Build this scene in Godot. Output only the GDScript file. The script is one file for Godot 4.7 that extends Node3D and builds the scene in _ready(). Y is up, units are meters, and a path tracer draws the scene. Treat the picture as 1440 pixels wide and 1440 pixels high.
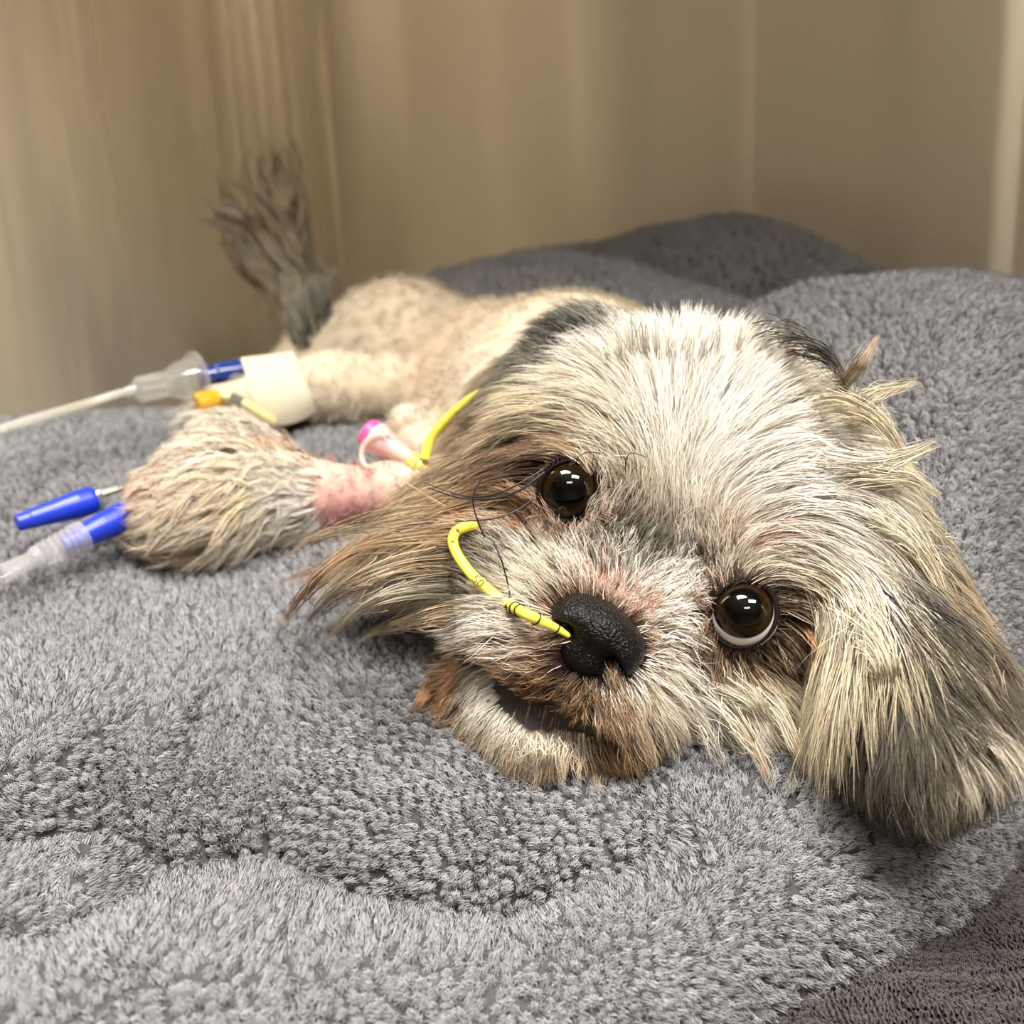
extends Node3D
# A small dog with a clipped body and a shaggy head lies on a grey plush blanket in a steel kennel.

const FPX := 1443.8
var eye_at := Vector3(0, 0.22, 0)
var cr := Vector3.RIGHT
var cu := Vector3.UP
var cf := Vector3.FORWARD
var rng := RandomNumberGenerator.new()
var taken := {}


# ---------- naming and tagging ----------
func add(o: Node3D, called: String, parent: Node = null) -> Node3D:
	var p: Node = parent if parent else self
	var key := str(p.get_instance_id()) + called
	var n: int = taken.get(key, 0)
	taken[key] = n + 1
	o.name = called if n == 0 else "%s_%03d" % [called, n]
	p.add_child(o, true)
	return o

func put(mesh: Mesh, called: String, mat: Material, parent: Node = null, label := "", kind := "") -> MeshInstance3D:
	var o := MeshInstance3D.new()
	o.mesh = mesh
	o.material_override = mat
	add(o, called, parent)
	if label: o.set_meta("label", label)
	if kind: o.set_meta("kind", kind)
	return o

func thing(called: String, label: String, category: String, at: Vector3, group := "") -> Node3D:
	var o := Node3D.new()
	add(o, called)
	o.position = at
	o.set_meta("label", label)
	o.set_meta("category", category)
	if group: o.set_meta("group", group)
	return o

func dir_at(x: float, y: float) -> Vector3:
	return (cf * FPX + cr * (x - 720.0) - cu * (y - 720.0)).normalized()

func at(x: float, y: float, d: float) -> Vector3:
	return eye_at + dir_at(x, y) * d

func srgb(r: float, g: float, b: float) -> Color:
	return Color(r / 255.0, g / 255.0, b / 255.0)

func lin(r: float, g: float, b: float) -> Color:
	return Color(r / 255.0, g / 255.0, b / 255.0).srgb_to_linear()

func mat(c: Color, rough: float, metal := 0.0, spec := 0.5) -> StandardMaterial3D:
	var m := StandardMaterial3D.new()
	m.albedo_color = c
	m.roughness = rough
	m.metallic = metal
	m.metallic_specular = spec
	return m

func glass(c: Color, rough := 0.06) -> StandardMaterial3D:
	var m := mat(c, rough)
	m.transparency = BaseMaterial3D.TRANSPARENCY_ALPHA
	m.cull_mode = BaseMaterial3D.CULL_DISABLED
	return m

func noise(freq: float, s: int, oct := 3) -> FastNoiseLite:
	var n := FastNoiseLite.new()
	n.seed = s
	n.frequency = freq
	n.fractal_octaves = oct
	return n

func noise_tex(freq: float, s: int, size := 256, normal := false, strength := 4.0, type := FastNoiseLite.TYPE_SIMPLEX_SMOOTH) -> NoiseTexture2D:
	var t := NoiseTexture2D.new()
	var n := noise(freq, s, 4)
	n.noise_type = type
	t.noise = n
	t.width = size
	t.height = size
	t.seamless = true
	if normal:
		t.as_normal_map = true
		t.bump_strength = strength
	return t


# ---------- mesh helpers ----------
class Geo:
	var v := PackedVector3Array()
	var n := PackedVector3Array()
	var c := PackedColorArray()
	var u := PackedVector2Array()
	var i := PackedInt32Array()
	func mesh(colored := true, uvs := false) -> ArrayMesh:
		var a := []
		a.resize(Mesh.ARRAY_MAX)
		a[Mesh.ARRAY_VERTEX] = v
		a[Mesh.ARRAY_NORMAL] = n
		if colored: a[Mesh.ARRAY_COLOR] = c
		if uvs: a[Mesh.ARRAY_TEX_UV] = u
		a[Mesh.ARRAY_INDEX] = i
		var m := ArrayMesh.new()
		m.add_surface_from_arrays(Mesh.PRIMITIVE_TRIANGLES, a)
		return m
	func tri(a: int, b: int, d: int) -> void:
		# Godot's front faces run clockwise
		var nn := n[a] + n[b] + n[d]
		if (v[b] - v[a]).cross(v[d] - v[a]).dot(nn) > 0.0:
			i.append(a); i.append(d); i.append(b)
		else:
			i.append(a); i.append(b); i.append(d)

# a tube along points; radii per point, closed with caps
func tube_into(g: Geo, pts: PackedVector3Array, rad: PackedFloat32Array, sides: int, col := Color.WHITE, cap := true) -> void:
	var k := pts.size()
	var up := Vector3.UP
	var t0 := (pts[1] - pts[0]).normalized()
	if absf(t0.dot(up)) > 0.9: up = Vector3.RIGHT
	var side := t0.cross(up).normalized()
	var base := g.v.size()
	for q in k:
		var t := (pts[mini(q + 1, k - 1)] - pts[maxi(q - 1, 0)]).normalized()
		side = (side - t * side.dot(t)).normalized()
		var other := t.cross(side)
		for s in sides:
			var a := TAU * s / sides
			var nn := side * cos(a) + other * sin(a)
			g.v.append(pts[q] + nn * rad[q])
			g.n.append(nn)
			g.c.append(col)
	for q in k - 1:
		for s in sides:
			var a := base + q * sides + s
			var b := base + q * sides + (s + 1) % sides
			g.tri(a, b, a + sides)
			g.tri(b, b + sides, a + sides)
	if cap:
		for e in 2:
			var q := 0 if e == 0 else k - 1
			var t := (pts[0] - pts[1]).normalized() if e == 0 else (pts[k - 1] - pts[k - 2]).normalized()
			var first := g.v.size()
			for s in sides:
				g.v.append(g.v[base + q * sides + s]); g.n.append(t); g.c.append(col)
			g.v.append(pts[q]); g.n.append(t); g.c.append(col)
			for s in sides:
				g.tri(first + s, first + (s + 1) % sides, first + sides)

func spline(ctrl: Array, steps: int) -> PackedVector3Array:
	var out := PackedVector3Array()
	var k := ctrl.size()
	for q in k - 1:
		var p0: Vector3 = ctrl[maxi(q - 1, 0)]
		var p1: Vector3 = ctrl[q]
		var p2: Vector3 = ctrl[q + 1]
		var p3: Vector3 = ctrl[mini(q + 2, k - 1)]
		for s in steps:
			out.append(p1.cubic_interpolate(p2, p0, p3, float(s) / steps))
	out.append(ctrl[k - 1])
	return out

func even(n: int, r: float) -> PackedFloat32Array:
	var a := PackedFloat32Array()
	a.resize(n)
	a.fill(r)
	return a

func tube(ctrl: Array, r: float, sides := 12, steps := 8) -> ArrayMesh:
	var g := Geo.new()
	var p := spline(ctrl, steps)
	tube_into(g, p, even(p.size(), r), sides)
	return g.mesh(false)

# a lathed profile (distance along axis, radius) from a along axis; hard steps where the profile repeats a station
func lathe_into(g: Geo, a: Vector3, axis: Vector3, prof: Array, sides := 24, col := Color.WHITE) -> void:
	var w := axis.normalized()
	var s0 := w.cross(Vector3.UP if absf(w.y) < 0.9 else Vector3.RIGHT).normalized()
	var s1 := w.cross(s0)
	for q in prof.size() - 1:
		var p: Vector2 = prof[q]
		var e: Vector2 = prof[q + 1]
		if p.distance_to(e) < 1e-7: continue
		var sl := Vector2(-(e.y - p.y), e.x - p.x).normalized()
		var base := g.v.size()
		for end in 2:
			var o: Vector2 = p if end == 0 else e
			for s in sides:
				var an := TAU * s / sides
				var rd := s0 * cos(an) + s1 * sin(an)
				g.v.append(a + w * o.x + rd * o.y)
				g.n.append((rd * sl.y + w * sl.x).normalized())
				g.c.append(col)
		for s in sides:
			var b := base + s
			var d := base + (s + 1) % sides
			g.tri(b, d, b + sides)
			g.tri(d, d + sides, b + sides)

func lathe(a: Vector3, axis: Vector3, prof: Array, sides := 24) -> ArrayMesh:
	var g := Geo.new()
	lathe_into(g, a, axis, prof, sides)
	return g.mesh(false)

func box_into(g: Geo, xf: Transform3D, size: Vector3, bevel := 0.0) -> void:
	var h := size / 2.0
	for ax in 3:
		for sg in [-1.0, 1.0]:
			var n := Vector3.ZERO
			n[ax] = sg
			var b := (ax + 1) % 3
			var d := (ax + 2) % 3
			var base := g.v.size()
			for e in [[-1.0, -1.0], [1.0, -1.0], [1.0, 1.0], [-1.0, 1.0]]:
				var p := Vector3.ZERO
				p[ax] = sg * h[ax]
				p[b] = e[0] * (h[b] - bevel)
				p[d] = e[1] * (h[d] - bevel)
				g.v.append(xf * p)
				g.n.append((xf.basis * n).normalized())
				g.c.append(Color.WHITE)
			g.tri(base, base + 1, base + 2)
			g.tri(base, base + 2, base + 3)
	if bevel > 0.0:
		for ax in 3:
			var b := (ax + 1) % 3
			var d := (ax + 2) % 3
			for e in [[-1.0, -1.0], [1.0, -1.0], [1.0, 1.0], [-1.0, 1.0]]:
				var n := Vector3.ZERO
				n[b] = e[0]
				n[d] = e[1]
				var base := g.v.size()
				for q in 4:
					var p := Vector3.ZERO
					p[ax] = (h[ax] - bevel) * (-1.0 if q < 2 else 1.0)
					p[b] = e[0] * (h[b] - (bevel if q % 2 else 0.0))
					p[d] = e[1] * (h[d] - (0.0 if q % 2 else bevel))
					g.v.append(xf * p)
					g.n.append((xf.basis * n).normalized())
					g.c.append(Color.WHITE)
				g.tri(base, base + 1, base + 2)
				g.tri(base + 1, base + 3, base + 2)

func box(size: Vector3, bevel := 0.0, xf := Transform3D()) -> ArrayMesh:
	var g := Geo.new()
	box_into(g, xf, size, bevel)
	return g.mesh(false)


# ---------- distance fields and surface nets ----------
class Field:
	var a := PackedVector3Array()
	var b := PackedVector3Array()
	var ra := PackedFloat32Array()
	var rb := PackedFloat32Array()
	var blend := PackedFloat32Array()
	var inv: Array[Transform3D] = []
	var er := PackedVector3Array()
	var eblend := PackedFloat32Array()
	var cut := PackedVector3Array()
	var cut2 := PackedVector3Array()
	var cutr := PackedFloat32Array()
	var lo := Vector3.ZERO
	var cell := 0.003
	var nx := 0
	var ny := 0
	var nz := 0
	var val := PackedFloat32Array()
	func cap(p: Vector3, q: Vector3, r1: float, r2: float, k: float) -> void:
		a.append(p); b.append(q); ra.append(r1); rb.append(r2); blend.append(k)
	func ell(x: Transform3D, r: Vector3, k: float) -> void:
		inv.append(x.affine_inverse()); er.append(r); eblend.append(k)
	func carve(p: Vector3, q: Vector3, r: float) -> void:
		cut.append(p); cut2.append(q); cutr.append(r)
	func d(p: Vector3) -> float:
		var out := 1.0
		for j in inv.size():
			var l: Vector3 = inv[j] * p
			var r := er[j]
			var k0 := (l / r).length()
			var k1 := (l / (r * r)).length()
			var e := k0 * (k0 - 1.0) / maxf(k1, 1e-6)
			var k := eblend[j]
			var h := maxf(k - absf(out - e), 0.0)
			out = minf(out, e) - h * h / (4.0 * k)
		for j in a.size():
			var ab := b[j] - a[j]
			var t := clampf((p - a[j]).dot(ab) / maxf(ab.length_squared(), 1e-9), 0.0, 1.0)
			var e := (p - a[j] - ab * t).length() - lerpf(ra[j], rb[j], t)
			var k := blend[j]
			var h := maxf(k - absf(out - e), 0.0)
			out = minf(out, e) - h * h / (4.0 * k)
		for j in cut.size():
			var ab := cut2[j] - cut[j]
			var t := clampf((p - cut[j]).dot(ab) / maxf(ab.length_squared(), 1e-9), 0.0, 1.0)
			var e := cutr[j] - (p - cut[j] - ab * t).length()
			var k := 0.003
			var h := maxf(k - absf(out - e), 0.0)
			out = maxf(out, e) + h * h / (4.0 * k)
		return out
	func fill(from: Vector3, to: Vector3, size: float) -> void:
		lo = from
		cell = size
		nx = int((to.x - from.x) / size) + 2
		ny = int((to.y - from.y) / size) + 2
		nz = int((to.z - from.z) / size) + 2
		val.resize(nx * ny * nz)
		var step := 4
		var far := size * step * 1.9
		for bz in range(0, nz, step):
			for by in range(0, ny, step):
				for bx in range(0, nx, step):
					var mid := d(lo + Vector3(bx + 1.5, by + 1.5, bz + 1.5) * size)
					var skip := absf(mid) > far
					for z in range(bz, mini(bz + step, nz)):
						for y in range(by, mini(by + step, ny)):
							for x in range(bx, mini(bx + step, nx)):
								val[(z * ny + y) * nx + x] = mid if skip else d(lo + Vector3(x, y, z) * size)
	# (gradient, value) from the grid
	func probe(p: Vector3) -> Vector4:
		var q := (p - lo) / cell
		var x := clampi(int(q.x), 0, nx - 2)
		var y := clampi(int(q.y), 0, ny - 2)
		var z := clampi(int(q.z), 0, nz - 2)
		var f := Vector3(clampf(q.x - x, 0, 1), clampf(q.y - y, 0, 1), clampf(q.z - z, 0, 1))
		var o := (z * ny + y) * nx + x
		var p2 := ny * nx
		var a0 := val[o]; var a1 := val[o + 1]; var a2 := val[o + nx]; var a3 := val[o + nx + 1]
		var b0 := val[o + p2]; var b1 := val[o + p2 + 1]; var b2 := val[o + p2 + nx]; var b3 := val[o + p2 + nx + 1]
		var e0 := lerpf(a0, a1, f.x); var e1 := lerpf(a2, a3, f.x); var e2 := lerpf(b0, b1, f.x); var e3 := lerpf(b2, b3, f.x)
		var g0 := lerpf(e0, e1, f.y); var g1 := lerpf(e2, e3, f.y)
		var dx := lerpf(lerpf(a1 - a0, a3 - a2, f.y), lerpf(b1 - b0, b3 - b2, f.y), f.z)
		var dy := lerpf(e1 - e0, e3 - e2, f.z)
		var g := Vector3(dx, dy, g1 - g0)
		var l := maxf(g.length(), 1e-9)
		return Vector4(g.x / l, g.y / l, g.z / l, lerpf(g0, g1, f.z))
	func net(g: Geo, xf: Transform3D) -> int:
		var first := g.v.size()
		var ids := PackedInt32Array()
		ids.resize(nx * ny * nz)
		ids.fill(-1)
		for z in nz - 1:
			for y in ny - 1:
				for x in nx - 1:
					var o := (z * ny + y) * nx + x
					var inside := 0
					for c in 8:
						if val[o + (c & 1) + ((c >> 1) & 1) * nx + (c >> 2) * nx * ny] < 0.0: inside += 1
					if inside == 0 or inside == 8: continue
					var sum := Vector3.ZERO
					var cnt := 0
					for c in 8:
						var oc := o + (c & 1) + ((c >> 1) & 1) * nx + (c >> 2) * nx * ny
						for ax in 3:
							if c & (1 << ax): continue
							var od := oc + (1 if ax == 0 else nx if ax == 1 else nx * ny)
							var v0 := val[oc]
							var v1 := val[od]
							if (v0 < 0.0) == (v1 < 0.0): continue
							var pt := Vector3(c & 1, (c >> 1) & 1, c >> 2)
							pt[ax] = v0 / (v0 - v1)
							sum += pt
							cnt += 1
					var local := lo + (Vector3(x, y, z) + sum / cnt) * cell
					ids[o] = g.v.size()
					g.v.append(xf * local)
					var e := cell * 0.9
					var nn := Vector3(probe(local + Vector3(e, 0, 0)).w - probe(local - Vector3(e, 0, 0)).w, probe(local + Vector3(0, e, 0)).w - probe(local - Vector3(0, e, 0)).w, probe(local + Vector3(0, 0, e)).w - probe(local - Vector3(0, 0, e)).w)
					g.n.append((xf.basis * nn).normalized())
					g.c.append(Color.WHITE)
		for z in range(1, nz - 1):
			for y in range(1, ny - 1):
				for x in range(1, nx - 1):
					var o := (z * ny + y) * nx + x
					for ax in 3:
						var s := 1 if ax == 0 else nx if ax == 1 else nx * ny
						if (val[o] < 0.0) == (val[o + s] < 0.0): continue
						var s1 := nx if ax == 0 else nx * ny if ax == 1 else 1
						var s2 := nx * ny if ax == 0 else 1 if ax == 1 else nx
						var q0 := ids[o]
						var q1 := ids[o - s1]
						var q2 := ids[o - s1 - s2]
						var q3 := ids[o - s2]
						if q0 < 0 or q1 < 0 or q2 < 0 or q3 < 0: continue
						g.tri(q0, q1, q2)
						g.tri(q0, q2, q3)
		return first


func _ready() -> void:
	rng.seed = 7
	set_camera()
	set_light()
	build_kennel()
	build_blanket()
	build_dog()
	build_props()


func set_camera() -> void:
	cf = Vector3(0, -0.256, -0.9667).normalized()
	var r0 := Vector3.RIGHT
	var u0 := r0.cross(cf)
	var roll := deg_to_rad(-2.8)
	cr = (r0 * cos(roll) + u0 * sin(roll)).normalized()
	cu = cr.cross(cf).normalized()
	var cam := Camera3D.new()
	cam.name = "camera"
	add_child(cam)
	cam.transform = Transform3D(Basis(cr, cu, -cf), eye_at)
	var at_lens := CameraAttributesPhysical.new()
	at_lens.frustum_focal_length = 24.07
	at_lens.frustum_near = 0.02
	at_lens.frustum_far = 20.0
	at_lens.frustum_focus_distance = 0.298
	at_lens.exposure_aperture = 24.07 / 4.0
	cam.attributes = at_lens
	cam.current = true


func set_light() -> void:
	var env := Environment.new()
	env.background_mode = Environment.BG_COLOR
	env.background_color = Color(0.02, 0.02, 0.02)
	env.tonemap_mode = Environment.TONE_MAPPER_LINEAR
	env.tonemap_exposure = 1.1
	env.sdfgi_enabled = true
	env.ssao_enabled = true
	env.ssil_enabled = true
	var we := WorldEnvironment.new()
	we.environment = env
	we.name = "environment"
	add_child(we)
	# the treatment room's ceiling panels, in front of and above the kennel's open front
	for p in [[Vector3(-0.12, 1.38, 0.02), 3.4, "flat glowing ceiling panel straight above the front edge of the kennel"], [Vector3(0.56, 1.38, 0.46), 3.4, "flat glowing ceiling panel to the right, out in front of the kennel"], [Vector3(0.1, 1.38, 1.25), 0.7, "dimmer flat ceiling panel farthest out from the kennel"]]:
		var lamp := thing("ceiling_panel_lamp", p[2], "lamp", p[0], "ceiling panels over the kennel")
		put(box(Vector3(0.62, 0.03, 0.32), 0.003, Transform3D(Basis(), Vector3(0, 0.03, 0))), "lamp_frame", mat(srgb(230, 230, 228), 0.5), lamp)
		var glow := mat(Color.WHITE, 0.6)
		glow.emission_enabled = true
		glow.emission = srgb(255, 250, 242)
		glow.emission_energy_multiplier = 6.0
		put(box(Vector3(0.58, 0.006, 0.28), 0.0, Transform3D(Basis(), Vector3(0, 0.013, 0))), "diffuser", glow, lamp)
		var l := AreaLight3D.new()
		l.area_size = Vector2(0.56, 0.26)
		l.light_color = srgb(255, 250, 242)
		l.light_energy = p[1]
		l.area_range = 6.0
		l.area_attenuation = 2.0
		l.shadow_enabled = true
		l.rotation = Vector3(-PI / 2, 0, 0)
		l.name = "panel_light"
		lamp.add_child(l, true)


var kb := Vector3(0.906, 0, 0.423)   # along the back wall
var kl := Vector3(-0.423, 0, 0.906)  # along the left wall, out of the kennel
var corner := Vector3(-0.137, 0, -0.9)

func kennel_point(s: float, out: float, y: float) -> Vector3:
	return corner + kb * s + kl * out + Vector3(0, y, 0)

# a steel sheet: wavy face towards `face`, plain back
func sheet(o: Vector3, along: Vector3, length: float, height: float, face: Vector3, wave: Callable, thick := 0.012) -> ArrayMesh:
	var g := Geo.new()
	var nu := int(length / 0.004)
	var nv := 14
	for q in nv + 1:
		for s in nu + 1:
			var u := length * s / nu
			var v := height * q / nv
			var e := 0.0005
			var h: float = wave.call(u, v)
			var slope: float = (wave.call(u + e, v) - wave.call(u - e, v)) / (2.0 * e)
			g.v.append(o + along * u + Vector3(0, v, 0) + face * h)
			g.n.append((face - along * slope).normalized())
			g.c.append(Color.WHITE)
			g.u.append(Vector2(u, v))
	for q in nv:
		for s in nu:
			var a := q * (nu + 1) + s
			g.tri(a, a + 1, a + nu + 1)
			g.tri(a + 1, a + nu + 2, a + nu + 1)
	var first := g.v.size()
	box_into(g, Transform3D(Basis(along, Vector3.UP, along.cross(Vector3.UP)), o + along * length / 2 + Vector3(0, height / 2, 0) - face * (thick / 2 + 0.002)), Vector3(length, height, thick))
	for q in g.v.size() - first: g.u.append(Vector2.ZERO)
	return g.mesh(false, true)

func steel(depth: float) -> StandardMaterial3D:
	var m := mat(srgb(234, 223, 201), 0.72, 0.6)
	m.anisotropy_enabled = true
	m.anisotropy = -0.8
	m.roughness_texture = streak_tex(depth)
	m.roughness_texture_channel = BaseMaterial3D.TEXTURE_CHANNEL_RED
	return m

# the rolled finish: bands of duller and shinier steel that run up the sheet
func streak_tex(depth: float) -> ImageTexture:
	var w := 512
	var im := Image.create(w, 16, false, Image.FORMAT_RGB8)
	var n := noise(0.035, 51, 4)
	var n2 := noise(0.012, 52, 2)
	for x in w:
		var e := clampf(0.52 + depth * (0.4 * n.get_noise_1d(x) + 0.4 * n2.get_noise_1d(x)), 0.25, 0.9)
		for y in 16: im.set_pixel(x, y, Color(e, e, e))
	return ImageTexture.create_from_image(im)

func structure(mesh: Mesh, called: String, m: Material, label: String) -> MeshInstance3D:
	var o := put(mesh, called, m, null, label, "structure")
	return o

func build_kennel() -> void:
	var st := steel(1.3)
	var stb := steel(0.45)
	var n1 := noise(38.0, 3, 2)
	var n2 := noise(7.0, 5, 2)
	var left_wave := func(u: float, v: float) -> float:
		return 0.006 * (1.0 - clampf(u / 0.05, 0.0, 1.0)) ** 2 + 0.0007 * n1.get_noise_2d(u, v * 0.06) + 0.0022 * n2.get_noise_2d(u, 3.0 + v * 0.1)
	var back_wave := func(u: float, v: float) -> float:
		# two upright folds where the sheet is braked
		var f := 0.0
		f -= 0.0042 * clampf((u - 0.328) / 0.0345, 0.0, 1.0) ** 1.5 * (1.0 - smoothstep(0.3625, 0.47, u))
		f -= 0.0020 * clampf((u - 0.5030) / 0.015, 0.0, 1.0) ** 1.5 * (1.0 - smoothstep(0.518, 0.521, u))
		f -= 0.012 * smoothstep(0.518, 0.528, u) * (1.0 - smoothstep(0.545, 0.6, u))
		return f + 0.00006 * n1.get_noise_2d(u + 5.0, v * 0.05) + 0.0006 * n2.get_noise_2d(u + 9.0, v * 0.05)
	structure(sheet(kennel_point(0, 0, 0), kl, 0.60, 0.83, kb, left_wave), "wall_left", st, "brushed steel side wall of the kennel with soft vertical streaks")
	structure(sheet(kennel_point(0, 0, 0), kb, 1.40, 0.83, kl, back_wave), "wall_back", stb, "brushed steel back wall of the kennel behind the blanket")
	structure(sheet(kennel_point(1.40, 0, 0), kl, 0.60, 0.83, -kb, left_wave), "wall_right", st, "brushed steel side wall of the kennel on the far right")
	var mid := kennel_point(0.70, 0.30, 0)
	var turn := Basis(kb, Vector3.UP, kl)
	structure(box(Vector3(1.43, 0.02, 0.94), 0.002, Transform3D(turn, mid + kl * 0.16 + Vector3(0, -0.0102, 0))), "floor", st, "flat steel kennel floor under the towel")
	structure(box(Vector3(1.43, 0.02, 0.62), 0.002, Transform3D(turn, mid + Vector3(0, 0.842, 0))), "ceiling", st, "flat steel kennel ceiling")
	# the treatment room round the kennel
	var paint := mat(srgb(146, 144, 140), 0.85)
	var rm := Vector3(0, -0.9, 0.6)
	structure(box(Vector3(4.4, 0.08, 4.4), 0.0, Transform3D(Basis(), rm + Vector3(0, -0.04, 0))), "floor_room", mat(srgb(120, 112, 100), 0.5), "plain room floor below the kennel")
	structure(box(Vector3(4.4, 0.08, 4.4), 0.0, Transform3D(Basis(), rm + Vector3(0, 2.36, 0))), "ceiling_room", mat(srgb(225, 222, 214), 0.9), "plain white room ceiling with light panels")
	structure(box(Vector3(0.08, 2.4, 4.4), 0.0, Transform3D(Basis(), rm + Vector3(-2.2, 1.16, 0))), "wall_room_left", paint, "plain painted room wall")
	structure(box(Vector3(0.08, 2.4, 4.4), 0.0, Transform3D(Basis(), rm + Vector3(2.2, 1.16, 0))), "wall_room_right", paint, "plain painted room wall")
	structure(box(Vector3(4.4, 2.4, 0.08), 0.0, Transform3D(Basis(), rm + Vector3(0, 1.16, 2.2))), "wall_room_front", paint, "plain painted room wall facing the kennel")
	structure(box(Vector3(4.4, 2.4, 0.08), 0.0, Transform3D(Basis(), rm + Vector3(0, 1.16, -2.2))), "wall_room_back", paint, "plain painted room wall behind the kennel")


# ---------- the blanket: one height field over x and z ----------
const BX0 := -0.62
const BZ0 := -0.96
const BS := 0.003
const BNX := 414
const BNZ := 304
var bh := PackedFloat32Array()
var tp := PackedVector3Array()
var tw := PackedFloat64Array()

func tps_fit() -> void:
	var n := tp.size()
	var m := n + 3
	var A := []
	for r in m:
		var row := PackedFloat64Array()
		row.resize(m + 1)
		A.append(row)
	for r in n:
		for c in n:
			A[r][c] = tps_k(Vector2(tp[r].x - tp[c].x, tp[r].z - tp[c].z).length_squared())
		A[r][r] += 0.0004
		A[r][n] = 1.0; A[r][n + 1] = tp[r].x; A[r][n + 2] = tp[r].z
		A[n][r] = 1.0; A[n + 1][r] = tp[r].x; A[n + 2][r] = tp[r].z
		A[r][m] = tp[r].y
	for c in m:
		var best := c
		for r in range(c + 1, m):
			if absf(A[r][c]) > absf(A[best][c]): best = r
		var sw = A[c]; A[c] = A[best]; A[best] = sw
		for r in m:
			if r == c: continue
			var f: float = A[r][c] / A[c][c]
			if f == 0.0: continue
			for k in range(c, m + 1): A[r][k] -= f * A[c][k]
	tw.resize(m)
	for r in m: tw[r] = A[r][m] / A[r][r]

func tps_k(r2: float) -> float:
	return 0.5 * r2 * log(r2) if r2 > 1e-12 else 0.0

func tps(x: float, z: float) -> float:
	var n := tp.size()
	var s: float = tw[n] + tw[n + 1] * x + tw[n + 2] * z
	for j in n:
		var dx := x - tp[j].x
		var dz := z - tp[j].z
		var r2 := dx * dx + dz * dz
		if r2 > 1e-12: s += tw[j] * 0.5 * r2 * log(r2)
	return s

# the point where the line of sight through a pixel meets the smooth sheet
func on_sheet(px: float, py: float, drop: float) -> Vector3:
	var d := dir_at(px, py)
	var t := 0.12
	var last := t
	while t < 0.9:
		var p := eye_at + d * t
		if p.y < swell(p.x, p.z) - drop:
			var lo := last
			var hi := t
			for k in 12:
				var mid := (lo + hi) / 2
				var q := eye_at + d * mid
				if q.y < swell(q.x, q.z) - drop: hi = mid
				else: lo = mid
			return eye_at + d * hi
		last = t
		t += 0.01
	return eye_at + d * 0.5

func sheet_line(pts: Array, drop: float) -> PackedVector3Array:
	var o := PackedVector3Array()
	for p in pts: o.append(on_sheet(p[0], p[1], drop))
	return spline(Array(o), 4)

func sight_line(pts: Array) -> PackedVector3Array:
	var o := PackedVector3Array()
	for p in pts: o.append(at(p[0], p[1], p[2]))
	return o

# (distance across, signed so that the side nearer the viewer is positive; share along the line; height on the line)
func line_near(l: PackedVector3Array, x: float, z: float) -> Vector3:
	var best := 1e9
	var out := Vector3(1e3, 0, 0)
	var k := l.size() - 1
	for j in k:
		var ax := l[j].x
		var az := l[j].z
		var ex := l[j + 1].x - ax
		var ez := l[j + 1].z - az
		var t := clampf(((x - ax) * ex + (z - az) * ez) / maxf(ex * ex + ez * ez, 1e-9), 0.0, 1.0)
		var dx := x - ax - ex * t
		var dz := z - az - ez * t
		var r2 := dx * dx + dz * dz
		if r2 < best:
			best = r2
			out = Vector3(sqrt(r2) * (1.0 if ex * dz - ez * dx > 0.0 else -1.0), (j + t) / k, lerpf(l[j].y, l[j + 1].y, t))
	return out

func smax(a: float, b: float, k: float) -> float:
	var h := maxf(k - absf(a - b), 0.0)
	return maxf(a, b) + h * h / (4.0 * k)

var ridges := []
var creases := []
var hem := PackedVector3Array()

func swell(x: float, z: float) -> float:
	var h := tps(x, z)
	for r in ridges:
		var q := line_near(r[0], x, z)
		var d := q.x
		var w: float = r[1] if d < 0.0 else r[2]
		var e := q.z - d * d / (2.0 * w)
		if e > h - 0.04: h = smax(h, e, r[3])
	return h

func hill(x: float, z: float) -> float:
	var h := swell(x, z)
	for c in creases:
		var q := line_near(c[0], x, z)
		var d := q.x
		if absf(d) > 0.2: continue
		var A: float = c[1] * clampf(minf(q.y, 1.0 - q.y) * 5.0, 0.0, 1.0)
		if d < 0.0:
			var u := clampf(1.0 + d / float(c[2]), 0.0, 1.0)
			h -= A * (1.0 - sqrt(1.0 - u * u * 0.998))
		else:
			h -= A * exp(-d / float(c[3]))
	var e := line_near(hem, x, z)
	if e.x > -0.05:
		# the edge rolls down to the towel
		var u := clampf((e.x + 0.05) / 0.05, 0.0, 1.0)
		h = 0.006 + (h - 0.006) * sqrt(1.0 - u * u)
		if e.x > 0.0: h = 0.006 - e.x * 1.5
	return h

func height_at(x: float, z: float) -> float:
	var u := clampf((x - BX0) / BS, 0.0, BNX - 1.001)
	var v := clampf((z - BZ0) / BS, 0.0, BNZ - 1.001)
	var i := int(u)
	var j := int(v)
	var o := j * BNX + i
	return lerpf(lerpf(bh[o], bh[o + 1], u - i), lerpf(bh[o + BNX], bh[o + BNX + 1], u - i), v - j)

func normal_at(x: float, z: float) -> Vector3:
	return Vector3(height_at(x - BS, z) - height_at(x + BS, z), 2.0 * BS, height_at(x, z - BS) - height_at(x, z + BS)).normalized()

func in_kennel(p: Vector3, margin: float) -> bool:
	var q := p - corner
	return q.dot(kl) > margin and q.dot(kb) > margin and q.dot(kb) < 1.4 - margin

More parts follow.
